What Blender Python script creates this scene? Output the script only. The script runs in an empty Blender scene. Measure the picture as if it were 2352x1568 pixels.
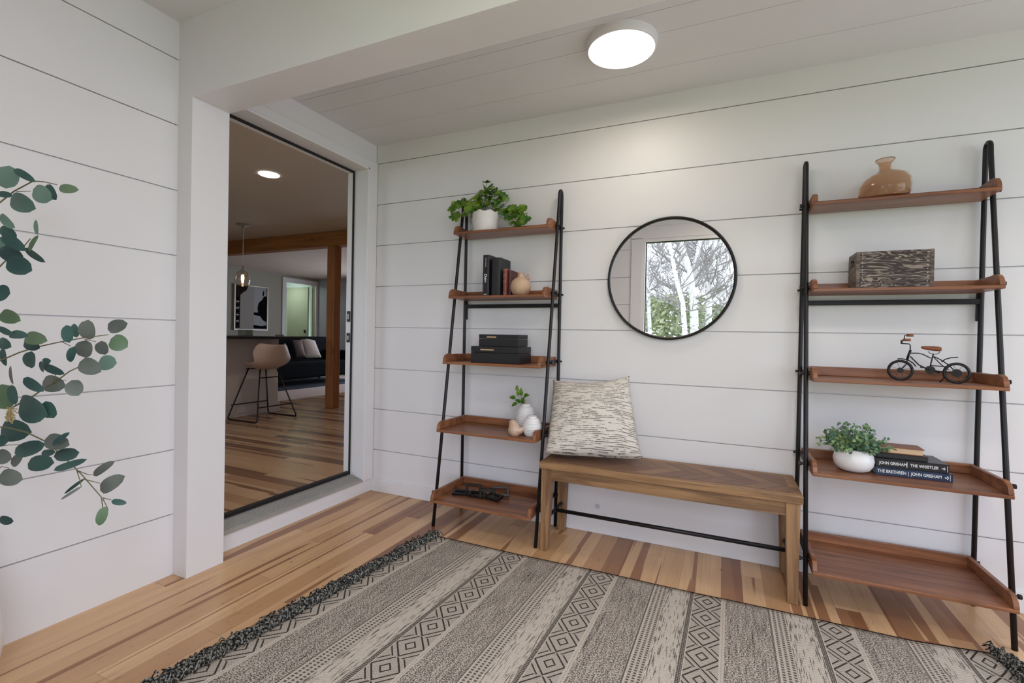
import bpy, bmesh, math, random
from mathutils import Vector, Matrix
C = bpy.context.scene.collection
SC = bpy.context.scene
random.seed(7)
R = random.Random(11)

# ------------------------------------------------------------------ camera
W, H = 2352, 1568
F = 1088.57
YAW, PITCH, ROLL = -0.41981, -0.00939, 0.01974
CAM = Vector((2.0783, -2.4898, 1.0304))
fw = Vector((math.sin(YAW)*math.cos(PITCH), math.cos(YAW)*math.cos(PITCH), math.sin(PITCH)))
r0 = Vector((math.cos(YAW), -math.sin(YAW), 0)); u0 = r0.cross(fw)
rt = math.cos(ROLL)*r0 + math.sin(ROLL)*u0
up = -math.sin(ROLL)*r0 + math.cos(ROLL)*u0
cd = bpy.data.cameras.new('camera'); cam = bpy.data.objects.new('camera', cd); C.objects.link(cam)
cd.sensor_width = 36; cd.lens = 36*F/W; cd.clip_start = .02; cd.clip_end = 200
m = Matrix(((rt.x, up.x, -fw.x), (rt.y, up.y, -fw.y), (rt.z, up.z, -fw.z))).to_4x4()
m.translation = CAM; cam.matrix_world = m
SC.camera = cam

def ray(px, py): return fw + rt*((px-W/2)/F) - up*((py-H/2)/F)
def on(axis, px, py, v):                       # world point where the sight line meets a plane of the room
    d = ray(px, py); t = (v-CAM[axis])/d[axis]; return CAM + d*t
def onplane(px, py, P0, n):
    d = ray(px, py); t = (Vector(P0)-CAM).dot(n)/d.dot(n); return CAM + d*t

# ------------------------------------------------------------------ world, lights, exposure
SC.view_settings.view_transform = 'Standard'; SC.view_settings.look = 'None'
SC.view_settings.gamma = 1; SC.view_settings.use_curve_mapping = False
SC.view_settings.exposure = -0.04
wd = bpy.data.worlds.new('sky'); SC.world = wd; wd.use_nodes = True
bg = wd.node_tree.nodes['Background']
bg.inputs[0].default_value = (0.75, 0.845, 1.0, 1); bg.inputs[1].default_value = 4.6

def area(name, loc, rot, sx, sy, power, col, portal=False, shape='RECTANGLE'):
    l = bpy.data.lights.new(name, 'AREA'); l.shape = shape; l.size = sx
    if shape == 'RECTANGLE': l.size_y = sy
    l.energy = power; l.color = col
    o = bpy.data.objects.new(name, l); C.objects.link(o); o.location = loc; o.rotation_euler = rot
    if portal: l.cycles.is_portal = True
    return o
PI = math.pi
# daylight enters through the window openings (portals only guide the sky's light)
area('window_portal', (2.35, -2.80, 1.09), (PI/2, 0, 0), 2.1, 1.98, 1, (1, 1, 1), True)
area('window_portal', (4.45, -1.3, 1.2), (0, PI/2, 0), 1.8, 2.0, 1, (1, 1, 1), True)
area('window_portal', (-3.4, 5.72, 1.2), (-PI/2, 0, 0), 3.0, 1.7, 1, (1, 1, 1), True)
area('window_portal', (-2.6, -3.08, 1.3), (PI/2, 0, 0), 2.4, 1.5, 1, (1, 1, 1), True)

# ------------------------------------------------------------------ shader helper
class X:
    def __init__(s, nt, sock): s.nt = nt; s.s = sock
    def _o(s, op, *a):
        n = s.nt.nodes.new('ShaderNodeMath'); n.operation = op
        for i, v in enumerate((s,)+a):
            if isinstance(v, X): s.nt.links.new(v.s, n.inputs[i])
            else: n.inputs[i].default_value = v
        return X(s.nt, n.outputs[0])
    def __add__(s, b): return s._o('ADD', b)
    def __radd__(s, b): return s._o('ADD', b)
    def __sub__(s, b): return s._o('SUBTRACT', b)
    def __rsub__(s, b): return (s*-1)+b
    def __mul__(s, b): return s._o('MULTIPLY', b)
    def __rmul__(s, b): return s._o('MULTIPLY', b)
    def __truediv__(s, b): return s._o('DIVIDE', b)
    def __gt__(s, b): return s._o('GREATER_THAN', b)
    def __lt__(s, b): return s._o('LESS_THAN', b)
    def fl(s): return s._o('FLOOR')
    def fr(s): return s._o('FRACT')
    def ab(s): return s._o('ABSOLUTE')
    def mx(s, b): return s._o('MAXIMUM', b)
    def mn(s, b): return s._o('MINIMUM', b)
    def md(s, b): return s._o('FLOORED_MODULO', b)
    def sin(s): return s._o('SINE')
    def sm(s, a, b):
        n = s.nt.nodes.new('ShaderNodeMapRange'); n.interpolation_type = 'SMOOTHSTEP'
        s.nt.links.new(s.s, n.inputs[0]); n.inputs[1].default_value = a; n.inputs[2].default_value = b
        return X(s.nt, n.outputs[0])
def btw(t, a, b): return (t > a)*(t < b)
class Mt:
    def __init__(s, name, rough=.5, metal=0., base=(.5, .5, .5), spec=.5):
        s.m = bpy.data.materials.new(name); s.m.use_nodes = True; s.nt = s.m.node_tree
        s.b = s.nt.nodes['Principled BSDF']
        s.b.inputs['Roughness'].default_value = rough; s.b.inputs['Metallic'].default_value = metal
        s.b.inputs['Base Color'].default_value = (*base, 1)
        s.b.inputs['Specular IOR Level'].default_value = spec
    def pos(s, kind='Position'):
        if kind == 'Position': o = s.nt.nodes.new('ShaderNodeNewGeometry').outputs['Position']
        else: o = s.nt.nodes.new('ShaderNodeTexCoord').outputs[kind]
        sp = s.nt.nodes.new('ShaderNodeSeparateXYZ'); s.nt.links.new(o, sp.inputs[0])
        return [X(s.nt, sp.outputs[i]) for i in range(3)]
    def vec(s, *a):
        n = s.nt.nodes.new('ShaderNodeCombineXYZ')
        for i, v in enumerate(a):
            if isinstance(v, X): s.nt.links.new(v.s, n.inputs[i])
            else: n.inputs[i].default_value = v
        return n.outputs[0]
    def noise(s, v, scale=1., detail=3., rough=.5, dist=0.):
        n = s.nt.nodes.new('ShaderNodeTexNoise'); s.nt.links.new(v, n.inputs['Vector'])
        n.inputs['Scale'].default_value = scale; n.inputs['Detail'].default_value = detail
        n.inputs['Roughness'].default_value = rough; n.inputs['Distortion'].default_value = dist
        return X(s.nt, n.outputs['Fac'])
    def white(s, v):
        n = s.nt.nodes.new('ShaderNodeTexWhiteNoise'); n.noise_dimensions = '3D'; s.nt.links.new(v, n.inputs['Vector'])
        return X(s.nt, n.outputs['Value'])
    def vor(s, v, scale=1., feat='F1', out='Distance'):
        n = s.nt.nodes.new('ShaderNodeTexVoronoi'); n.feature = feat; s.nt.links.new(v, n.inputs['Vector'])
        n.inputs['Scale'].default_value = scale
        return X(s.nt, n.outputs[out])
    def mix(s, f, a, b):
        n = s.nt.nodes.new('ShaderNodeMix'); n.data_type = 'RGBA'
        s.nt.links.new(f.s, n.inputs[0])
        for k, v in ((6, a), (7, b)):
            if isinstance(v, tuple): n.inputs[k].default_value = (*v, 1)
            else: s.nt.links.new(v, n.inputs[k])
        return n.outputs[2]
    def col(s, c): s.nt.links.new(c, s.b.inputs['Base Color']); return s
    def rough(s, x): s.nt.links.new(x.s, s.b.inputs['Roughness']); return s
    def bump(s, x, st=.3, d=.002):
        n = s.nt.nodes.new('ShaderNodeBump'); n.inputs['Strength'].default_value = st; n.inputs['Distance'].default_value = d
        s.nt.links.new(x.s, n.inputs['Height']); s.nt.links.new(n.outputs[0], s.b.inputs['Normal']); return s

def paint(name, base, rough=.5, amt=.03, sc=3.):
    k = Mt(name, rough); x, y, z = k.pos(); n = k.noise(k.vec(x, y, z), sc, 3)
    n2 = k.noise(k.vec(x, y, z), 90., 2)
    k.col(k.mix(n, tuple(c*(1-amt) for c in base), tuple(min(1, c*(1+amt)) for c in base)))
    k.bump(n2, .08, .001); return k.m
def plain(name, base, rough=.5, metal=0., amt=.06, sc=30., bump=0., spec=.5):
    k = Mt(name, rough, metal, spec=spec); x, y, z = k.pos('Object'); n = k.noise(k.vec(x, y, z), sc, 3)
    k.col(k.mix(n, tuple(c*(1-amt) for c in base), tuple(min(1, c*(1+amt)) for c in base)))
    if bump: k.bump(n, bump, .002)
    return k.m
def wood(name, c1, c2, axis=0, sc=1., rough=.45, dark=(.05, .025, .015), knots=.0, contrast=1., bump=.1):
    k = Mt(name, rough); p = k.pos()
    s = [34.*sc]*3; s[axis] = 2.2*sc
    v = k.vec(p[0]*s[0], p[1]*s[1], p[2]*s[2])
    n = k.noise(v, 1., 5, .6, .6)
    s2 = [160.*sc]*3; s2[axis] = 7.*sc
    g = k.noise(k.vec(p[0]*s2[0], p[1]*s2[1], p[2]*s2[2]), 1., 2)
    c = k.mix(n.sm(.5-.22/contrast, .5+.22/contrast), c1, c2)
    c = k.mix(g.sm(.35, .75)*.25, c, dark)
    if knots:
        q = [9.*sc]*3; q[axis] = 4.*sc
        kn = k.vor(k.vec(p[0]*q[0], p[1]*q[1], p[2]*q[2]), 1.)
        c = k.mix((1-kn.sm(.03, .16))*knots, c, dark)
    k.col(c); k.bump(g, bump, .001); return k.m

def planks(name, ax, w, L, off, light, mid, dk, rough=.32):
    k = Mt(name, rough); p = k.pos(); a, b = (p[0], p[1]) if ax == 1 else (p[1], p[0])
    r = (a-off)/w; row = r.fl(); fa = r.fr()
    rr = k.white(k.vec(row, 3.7, 1.1))
    l = b/L + rr*7.3; idx = l.fl(); fb = l.fr()
    pr = k.white(k.vec(row, idx, 5.3)); pr2 = k.white(k.vec(row, idx, 9.9))
    grain = k.noise(k.vec(a*16, b*1.3, pr*50), 1., 5, .6, .5)
    fine = k.noise(k.vec(a*150, b*5, pr*50), 1., 3)
    heart = k.noise(k.vec(a*15., b*.42, pr2*90), 1., 2, .4, .4)
    c = k.mix(((pr*2.).fr()*.45).mx(pr.sm(.62, .80)), light, mid)
    c = k.mix(grain.sm(.35, .7)*.5, c, mid)
    hm = (heart + pr2*.13).sm(.645, .66)
    c = k.mix(hm*.85, c, dk)
    c = k.mix((pr2 > .91)*.8, c, dk)
    c = k.mix(fine.sm(.5, .8)*.22, c, dk)
    kn = k.vor(k.vec(a*10, b*5, 0.), 1.)
    c = k.mix((1-kn.sm(.02, .075))*.8, c, (.09, .045, .03))
    cr = (k.noise(k.vec(a*30, b*2.2, 4.), 1., 2, .5, 1.)-.5).ab()
    c = k.mix((1-cr.sm(.0, .006))*(pr > .6)*.5, c, (.12, .05, .03))
    seam = ((fa < .008)+(fa > .992)+(fb < .0014)).mn(1.)
    c = k.mix(seam*.5, c, (.1, .055, .035))
    k.col(c); k.rough(grain*.12+(rough-.06)); k.bump(1-seam, .25, .001)
    return k.m

M = {}
M['white'] = paint('white_paint', (.80, .765, .765), .45)
M['trimw'] = paint('white_trim_paint', (.80, .77, .77), .38)
M['ceil'] = paint('ceiling_paint', (.76, .74, .735), .6)
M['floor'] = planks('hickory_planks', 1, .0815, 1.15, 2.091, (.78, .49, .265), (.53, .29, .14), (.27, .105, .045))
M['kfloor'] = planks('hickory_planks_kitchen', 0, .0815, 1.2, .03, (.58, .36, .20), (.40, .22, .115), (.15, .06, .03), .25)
M['tray'] = wood('acacia_wood', (.35, .14, .058), (.16, .054, .025), 0, .8, .36, knots=.5)
M['bench'] = wood('rustic_pine', (.38, .205, .09), (.18, .09, .04), 0, 1., .5, knots=.6, contrast=1.4, bump=.3)
M['benchleg'] = wood('rustic_pine_upright', (.38, .205, .09), (.18, .09, .04), 2, 1., .5, knots=.6, contrast=1.4, bump=.3)
M['fir'] = wood('fir_timber', (.42, .16, .045), (.30, .10, .03), 0, .5, .5, knots=.5)
M['firpost'] = wood('fir_timber_upright', (.42, .16, .045), (.30, .10, .03), 2, .5, .5, knots=.5)
M['iron'] = plain('dark_iron', (.025, .023, .024), .42, .6, .2, 60, .05)
M['blackframe'] = plain('black_metal', (.018, .015, .014), .35, .5)
M['blackbox'] = plain('black_leatherette', (.012, .011, .013), .5, 0, .2, 200, .2)
M['brass'] = plain('pale_brass', (.75, .52, .30), .3, .7)
M['alu'] = plain('aluminium', (.46, .44, .41), .5, .4, .1, 12)
M['gasket'] = plain('black_rubber', (.008, .006, .006), .5)
M['ceramic'] = plain('white_ceramic', (.80, .77, .76), .3, 0, .03)
M['marble'] = plain('matte_white_pot', (.74, .69, .66), .5, 0, .08, 18)
M['bird'] = plain('cream_glaze', (.56, .39, .28), .12, 0, .08, 20)
M['clay'] = plain('sand_clay', (.55, .37, .24), .6, 0, .12, 25, .1)
M['paper'] = plain('page_edges', (.62, .44, .27), .7, 0, .12, 120)
M['paperw'] = plain('pale_page_edges', (.70, .66, .62), .7, 0, .08, 150)
M['leather'] = plain('brown_leather', (.26, .085, .035), .45, 0, .15, 60)
M['maroon'] = plain('maroon_cover', (.085, .018, .02), .5)
M['redspine'] = plain('red_leather_spine', (.22, .055, .04), .45, 0, .2, 60)
M['gold'] = plain('gilt', (.5, .3, .12), .35, .6)
M['bk1'] = plain('black_dust_jacket', (.012, .010, .013), .35)
M['bk2'] = plain('black_cloth_cover', (.017, .016, .017), .5)
M['navy'] = plain('navy_dust_jacket', (.018, .032, .075), .35)
M['purple'] = plain('dark_plum_cover', (.05, .035, .045), .6)
M['spinewhite'] = plain('white_print', (.75, .75, .75), .5)
M['cream'] = plain('cream_print', (.75, .68, .50), .5)
M['stoolp'] = plain('beige_leather', (.52, .36, .28), .5, 0, .06, 20)
M['sofa'] = plain('charcoal_velvet', (.006, .007, .009), .9, 0, .2, 40, spec=.1)
M['counter'] = plain('black_stone', (.012, .010, .010), .3)
M['kwall'] = paint('greige_wall', (.36, .33, .265), .6)
M['kceil'] = paint('warm_ceiling', (.74, .62, .54), .6)
M['kside'] = paint('island_paint', (.62, .54, .50), .5)
M['green'] = paint('pale_green_wall', (.50, .58, .45), .6)
M['daylit_blue'] = paint('daylight_tinted_wall', (.40, .43, .50), .6)  # bluish cast of window daylight put into the wall colour
M['darkrug'] = plain('navy_rug', (.02, .028, .05), .9, 0, .4, 20)
M['beigerug'] = plain('beige_rug', (.58, .47, .42), .9, 0, .1, 40)
M['fur'] = plain('grey_fur', (.22, .17, .16), .9, 0, .5, 40, .6)
M['furw'] = plain('white_fur', (.66, .60, .56), .9, 0, .12, 40, .6)
def leafmat(name, a, b, rough=.45, sc=9.):
    k = Mt(name, rough); x, y, z = k.pos('Object'); n = k.noise(k.vec(x, y, z), sc, 2)
    k.col(k.mix(n.sm(.35, .65), a, b))
    k.b.inputs['Subsurface Weight'].default_value = 0
    return k.m
M['euc'] = leafmat('eucalyptus_leaf', (.085, .16, .13), (.17, .27, .22), .5, 6)
M['eucd'] = leafmat('eucalyptus_leaf_dark', (.02, .06, .055), (.05, .115, .095), .5, 8)
M['eucg'] = leafmat('eucalyptus_leaf_green', (.09, .155, .08), (.16, .235, .135), .5, 8)
M['eucm'] = leafmat('eucalyptus_leaf_grey', (.10, .115, .10), (.17, .19, .165), .5, 8)
M['stem'] = plain('olive_stem', (.16, .15, .075), .6)
M['stemg'] = plain('green_stem', (.10, .16, .045), .6)
M['ivy'] = leafmat('vine_leaf', (.03, .11, .008), (.17, .27, .02), .35, 20)
M['box'] = leafmat('small_round_leaf', (.05, .13, .09), (.22, .33, .13), .5, 30)
M['soil'] = plain('dark_moss', (.04, .035, .02), .9)
def emis(name, col, st):
    k = Mt(name); k.b.inputs['Emission Color'].default_value = (*col, 1); k.b.inputs['Emission Strength'].default_value = st
    return k.m
M['lamp'] = emis('lamp_diffuser', (1, .95, .89), 3.2)
M['klamp'] = emis('downlight_diffuser', (1, .95, .9), 6.)
M['bulb'] = emis('warm_bulb', (1, .72, .40), 22.)
def glassm(name, col, rough=0.02, ior=1.45):
    k = Mt(name, rough, base=col); k.b.inputs['Transmission Weight'].default_value = 1; k.b.inputs['IOR'].default_value = ior
    return k.m
M['amber'] = glassm('smoked_amber_glass', (.80, .62, .47), .03, 1.25)
M['clear'] = glassm('clear_glass', (.95, .88, .80), .02, 1.3)
k = Mt('window_pane', .0); nt = k.nt                           # thin clear pane
tr = nt.nodes.new('ShaderNodeBsdfTransparent'); gl = nt.nodes.new('ShaderNodeBsdfGlossy'); gl.inputs['Roughness'].default_value = 0
mxs = nt.nodes.new('ShaderNodeMixShader'); mxs.inputs[0].default_value = .05
nt.links.new(tr.outputs[0], mxs.inputs[1]); nt.links.new(gl.outputs[0], mxs.inputs[2]); nt.links.new(mxs.outputs[0], nt.nodes['Material Output'].inputs[0])
M['pane'] = k.m
M['mirror'] = Mt('mirror_silver', .0, 1., (.93, .93, .93)).m

# crate: dark stained wood with pale raised grain
k = Mt('washed_dark_wood', .6); p = k.pos()
w1 = k.noise(k.vec(p[0]*5, p[1]*5, p[2]*26), 1., 2, .5, 1.6)
rg = ((w1*58).sin()*.5+.5).sm(.5, .9)
f = k.noise(k.vec(p[0]*12, p[1]*12, p[2]*120), 1., 3)
c = k.mix(rg*f.sm(.3, .6), (.035, .02, .016), (.34, .27, .22)); k.col(c); k.bump(rg, .3, .001); M['crate'] = k.m
k = Mt('washed_dark_wood_end', .6); p = k.pos()
f = k.noise(k.vec(p[0]*8, p[1]*14, p[2]*60), 1., 4, .6, .8)
k.col(k.mix(f.sm(.35, .65), (.06, .035, .025), (.20, .15, .12))); M['crateend'] = k.m

# pillow weave: cream with broken dark horizontal threads
k = Mt('woven_cream_fabric', .9, spec=.1); u, v, _ = k.pos('UV')
rw = v*50+(k.noise(k.vec(u*3.5, v*3., 5.), 1., 2)-.5)*3.; row = rw.fl(); fv = (rw.fr()-.5).ab()
nn = k.noise(k.vec(u*6, row*3.7, 0.), 1., 3, .7)
wv = k.noise(k.vec(u*70, row*5.1, 2.), 1., 2)
k2 = nn.sm(.43, .55)*(fv < .24)*wv.sm(.28, .42)
c = k.mix(k2*.8, (.74, .67, .59), (.075, .055, .055))
stp = ((u*170).fr()-.5).ab()*.6+fv
c = k.mix((stp.sm(.3, .8))*.25, c, (.45, .38, .31))
k.col(c); k.bump(1-fv, .6, .003); M['pillow'] = k.m

# the rug's woven bands
k = Mt('woven_rug', .95, spec=.1); u, v, _ = k.pos('UV'); P = .42
t = (u-1.259).md(P)
sp = k.noise(k.vec(u*210, v*250, 0.), 1., 2, .6)
sp2 = k.noise(k.vec(u*110, v*9, 1.), 1., 3, .6)
weave = (((u*520).sin()*(v*700).sin())*.5+.5)
speck = (sp + (sp2-.5)*.28).sm(.45, .55)
m_sp = btw(t, .009, .154); K = m_sp*(speck*.80+.05)
K = K + m_sp*(k.noise(k.vec(u*60, v*3.5, 7.), 1., 3, .7).sm(.60, .68))*.35
zp = (((v/.0075).fr()-.5).ab() < .27)*((((u)/.0055).fr()-.5).ab() < .3)
K = K + btw(t, .1545, .161)*(.9-zp*.5)
dt = (t-.1645)/.0155
dot = ((dt.fr()-.5).ab() < .27)*(((v/.0125).fr()-.5).ab() < .30)
m_dt = btw(t, .1645, .211); K = K + m_dt*(dot*.72+.10+sp.sm(.5, .7)*.15)
m_cr = btw(t, .211, .296)
st = k.noise(k.vec(u*230, v*15, 3.), 1., 3, .7) + ((t-.2535).ab()*2.0)
K = K + m_cr*(st.sm(.585, .62)*.75)+m_cr*sp.sm(.5, .7)*.12
K = K + btw(t, .2975, .3125)*(.92-zp*.55)
td = (t-.3155)/.098; vd = (v/.119).fr()
du = (td-.5).ab()*2; dv = (vd-.46).ab()*2
D = du+dv
dl = ((D-.36).ab() < .055).s
L1 = ((D-.36).ab() < .065)+((D-.98).ab() < .07)+((D-1.42).ab() < .06)
m_dm = btw(t, .3155, .4135)
K = K + m_dm*((L1.mn(1.)*.75+.14+(weave*.22)+sp.sm(.5, .7)*.15).mn(1.))
wl = ((v/.0065).fr() < .4)*(t < .0035)
K = K + (btw(t, .0, .009)+btw(t, .4135, .42))*(.04+wl*.5)
K = K.mn(1.)
c = k.mix(K, (.60, .52, .44), (.036, .027, .023))
c = k.mix(weave*.12, c, (.25, .2, .17))
edge = (v < .006); c = k.mix(edge, c, (.04, .025, .02))
k.col(c); k.bump(weave+sp, .5, .002); M['rug'] = k.m
k = Mt('charcoal_yarn', .95, spec=.1); x, y, z = k.pos('Object'); n = k.noise(k.vec(x, y, z), 130., 2)
k.col(k.mix(n.sm(.42, .66), (.018, .017, .016), (.30, .28, .24))); M['fringe'] = k.m

# ------------------------------------------------------------------ mesh helpers
LOC = {}
def thing(name, label, cat, loc=(0, 0, 0), group=None, kind=None):
    o = bpy.data.objects.new(name, None); C.objects.link(o); o.location = loc; o.empty_display_size = .05
    tag(o, label, cat, group, kind); LOC[o] = Vector(loc); return o
def tag(o, label=None, cat=None, group=None, kind=None):
    if label: o['label'] = label
    if cat: o['category'] = cat
    if group: o['group'] = group
    if kind: o['kind'] = kind
    return o
def obj(name, bm, mat, parent=None, loc=(0, 0, 0), smooth=False, bevel=0, seg=2, label=None, world=True, sub=0, solid=0):
    base = LOC[parent] if parent is not None else Vector(loc)
    if world:
        for v in bm.verts: v.co -= base
    bmesh.ops.recalc_face_normals(bm, faces=bm.faces[:])
    me = bpy.data.meshes.new(name); bm.to_mesh(me); bm.free()
    if isinstance(mat, list):
        for q in mat: me.materials.append(q)
    else: me.materials.append(mat)
    if smooth:
        for p in me.polygons: p.use_smooth = True
    o = bpy.data.objects.new(name, me); C.objects.link(o)
    if parent is not None: o.parent = parent; LOC[o] = base
    else: o.location = loc; LOC[o] = Vector(loc)
    if solid:
        s = o.modifiers.new('solid', 'SOLIDIFY'); s.thickness = solid; s.offset = 0
    if sub:
        s = o.modifiers.new('sub', 'SUBSURF'); s.levels = sub; s.render_levels = sub
    if bevel:
        b = o.modifiers.new('bevel', 'BEVEL'); b.width = bevel; b.segments = seg; b.limit_method = 'ANGLE'; b.angle_limit = .6
        b.harden_normals = False
    if label: o['label'] = label
    return o
def NB(): return bmesh.new()
def box(bm, x0, x1, y0, y1, z0, z1, mi=0):
    vs = [bm.verts.new(c) for c in ((x0, y0, z0), (x1, y0, z0), (x1, y1, z0), (x0, y1, z0), (x0, y0, z1), (x1, y0, z1), (x1, y1, z1), (x0, y1, z1))]
    for f in ((0, 3, 2, 1), (4, 5, 6, 7), (0, 1, 5, 4), (1, 2, 6, 5), (2, 3, 7, 6), (3, 0, 4, 7)):
        q = bm.faces.new([vs[i] for i in f]); q.material_index = mi
    return vs
def hexa(bm, pts):
    vs = [bm.verts.new(c) for c in pts]
    for f in ((0, 3, 2, 1), (4, 5, 6, 7), (0, 1, 5, 4), (1, 2, 6, 5), (2, 3, 7, 6), (3, 0, 4, 7)): bm.faces.new([vs[i] for i in f])
def bx(name, a, mat, parent=None, **k):
    bm = NB(); box(bm, *a); return obj(name, bm, mat, parent, **k)
def tube(bm, pts, r, n=8, closed=False, square=False, rs=None):
    pts = [Vector(p) for p in pts]; N = len(pts); rings = []
    if square: n = 4
    ref = None
    for i, p in enumerate(pts):
        a = pts[i-1] if (i or closed) else pts[0]; b = pts[(i+1) % N] if (i < N-1 or closed) else pts[-1]
        t = (b-a).normalized() if (b-a).length > 1e-9 else Vector((0, 0, 1))
        if ref is None:
            ref = Vector((1, 0, 0)) if abs(t.x) < .7 else Vector((0, 1, 0))
        ref = (ref - t*ref.dot(t)).normalized(); s = t.cross(ref)
        rad = rs[i] if rs else r
        off = PI/4 if square else 0; k = math.sqrt(2) if square else 1
        if square and 0 < i < N-1:
            pass
        rings.append([bm.verts.new(p + (ref*math.cos(off+2*PI*j/n)+s*math.sin(off+2*PI*j/n))*rad*k) for j in range(n)])
    for i in range(N if closed else N-1):
        A, B = rings[i], rings[(i+1) % N]
        for j in range(n): bm.faces.new((A[j], A[(j+1) % n], B[(j+1) % n], B[j]))
    if not closed:
        bm.faces.new(rings[0][::-1]); bm.faces.new(rings[-1])
def lathe(bm, prof, cx, cy, n=32, sx=1, sy=1, fn=None, cap=True):
    rings = []
    for (r, z) in prof:
        ring = []
        for j in range(n):
            a = 2*PI*j/n; p = Vector((cx+r*sx*math.cos(a), cy+r*sy*math.sin(a), z))
            if fn: p = fn(p, a, r, z)
            ring.append(bm.verts.new(p))
        rings.append(ring)
    for i in range(len(rings)-1):
        A, B = rings[i], rings[i+1]
        for j in range(n): bm.faces.new((A[j], A[(j+1) % n], B[(j+1) % n], B[j]))
    if cap: bm.faces.new(rings[0][::-1]); bm.faces.new(rings[-1])
def rod(bm, a, b, r, n=12): tube(bm, [a, b], r, n)
def struct(name, bm, mat, **k):
    o = obj(name, bm, mat, **k); o['kind'] = 'structure'; return o
def sbox(name, a, mat, **k):
    bm = NB(); box(bm, *a); return struct(name, bm, mat, **k)
def blade(bm, c, d, nrm, L, Wd, n=7, cup=.15, shape='round', mi=0):
    """one leaf: c base point, d direction, nrm normal"""
    d = Vector(d).normalized(); nrm = Vector(nrm); nrm = (nrm-d*nrm.dot(d))
    if nrm.length < 1e-4: nrm = d.orthogonal()
    nrm.normalize(); s = d.cross(nrm); c = Vector(c)
    mid = []; lf = []; rg = []
    for i in range(n+1):
        t = i/n
        if shape == 'round': w = math.sqrt(max(0, 1-(2*t-1)**2))*(1-.12*(t-.5))
        elif shape == 'point': w = math.sin(PI*min(1, t**.75))**.8*(1-.35*t)*1.15
        else: w = math.sin(PI*t)
        w *= Wd/2
        ctr = c + d*(L*t) + nrm*(-cup*L*(2*t-1)**2*.35)
        if i in (0, n): mid.append(bm.verts.new(ctr)); lf.append(None); rg.append(None)
        else:
            mid.append(bm.verts.new(ctr)); lf.append(bm.verts.new(ctr+s*w+nrm*cup*w)); rg.append(bm.verts.new(ctr-s*w+nrm*cup*w))
    for i in range(n):
        for sd in (lf, rg):
            q = [mid[i]]
            if sd[i]: q.append(sd[i])
            if sd[i+1]: q.append(sd[i+1])
            q.append(mid[i+1])
            if len(q) >= 3:
                if sd is rg: q = q[::-1]
                f = bm.faces.new(q); f.material_index = mi

# ------------------------------------------------------------------ the room
XR, YF = 4.40, -2.75                     # right wall, wall behind the photographer
bm = NB(); box(bm, -.16, XR+.1, YF-.1, .05, -.08, 0); struct('floor', bm, M['floor'])
def shiplap(bm, axis, fixed, a0, a1, z0, z1, first, step, gap=.0048, depth=.012, out=1, holes=()):
    """boards stacked between z0 and z1 with a shadow gap between them; 'out' is the side facing the room"""
    zs = []; z = first
    while z - step > z0+.01: z -= step
    while z < z1-.01:
        if z > z0+.01: zs.append(z)
        z += step
    lv = [z0]+[q for q in zs]+[z1]
    def slab(b0, b1, q0, q1, f0, f1):
        if axis == 'y': box(bm, b0, b1, min(f0, f1), max(f0, f1), q0, q1)
        else: box(bm, min(f0, f1), max(f0, f1), b0, b1, q0, q1)
    slab(a0, a1, z0, z1, fixed-out*depth, fixed-out*.09)
    for i in range(len(lv)-1):
        slab(a0, a1, lv[i]+(gap/2 if i else 0), lv[i+1]-(gap/2 if i < len(lv)-2 else 0), fixed-out*(depth+.002), fixed)
bm = NB(); shiplap(bm, 'y', 0., -.03, XR+.1, 0, 2.30, .2713, .26825, out=-1); struct('wall_back', bm, M['white'])
bm = NB(); shiplap(bm, 'x', -.028, YF-.1, -1.20, 0, 2.34, .2568, .2719, out=1); struct('wall_left', bm, M['white'])
# column and dropped beam
sbox('trim_1', (-.12, .064, -1.246, -1.085, 0, 2.34), M['white'], bevel=.002)
sbox('trim_2', (.064, XR+.02, -1.246, -1.085, 1.992, 2.40), M['white'], bevel=.002)
# ceilings
bm = NB(); y = -1.10; sheet = 2.267
zs = [-1.10, -.90, -.64, -.50, -.245, .02]
for i in range(len(zs)-1): box(bm, -.06, XR+.1, zs[i]+.0012, zs[i+1]-.0012, 2.267, 2.29)
box(bm, -.16, XR+.1, -1.10, .05, 2.275, 2.33); struct('ceiling', bm, M['ceil'])
sbox('ceiling.001', (-.16, XR+.1, YF-.1, -1.16, 2.317, 2.40), M['ceil'])
# baseboards
bm = NB(); box(bm, -.03, XR, -.014, 0.002, 0, .083); struct('baseboard_back', bm, M['trimw'], bevel=.003)
bm = NB(); box(bm, XR-.014, XR, -2.7, -.014, 0, .083); struct('baseboard_right', bm, M['trimw'])

# wall around the entrance door
bm = NB()
box(bm, -.145, -.034, -1.10, .06, 2.155, 2.33)
box(bm, -.145, -.036, -.085, .06, 0, 2.16)
box(bm, -.145, -.036, -1.25, -1.055, 0, 2.16)
struct('wall_door', bm, M['white'])
door = thing('door_1', 'white entrance doorway with metal sill open to the kitchen', 'door', (-.03, -.55, 0), kind='structure')
bm = NB(); box(bm, -.036, -.03, -1.10, .0, .0, .082); obj('riser', bm, M['trimw'], door, bevel=.002)
bm = NB()
hexa(bm, [(-.125, -1.06, .082), (-.018, -1.06, .082), (-.018, -.098, .082), (-.125, -.098, .082), (-.125, -1.06, .118), (-.018, -1.06, .092), (-.018, -.098, .092), (-.125, -.098, .118)])
for i in range(6):
    xx = -.105+i*.014; box(bm, xx, xx+.003, -1.06, -.1, .094+(5-i)*.0034+.002, .0985+(5-i)*.0034+.002)
obj('threshold', bm, M['alu'], door, label='ribbed aluminium threshold')
bx('sill_gasket', (-.148, -.122, -1.06, -.1, .10, .139), M['gasket'], door, bevel=.004)
bm = NB()                                                   # jamb (right, head, left)
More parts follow.
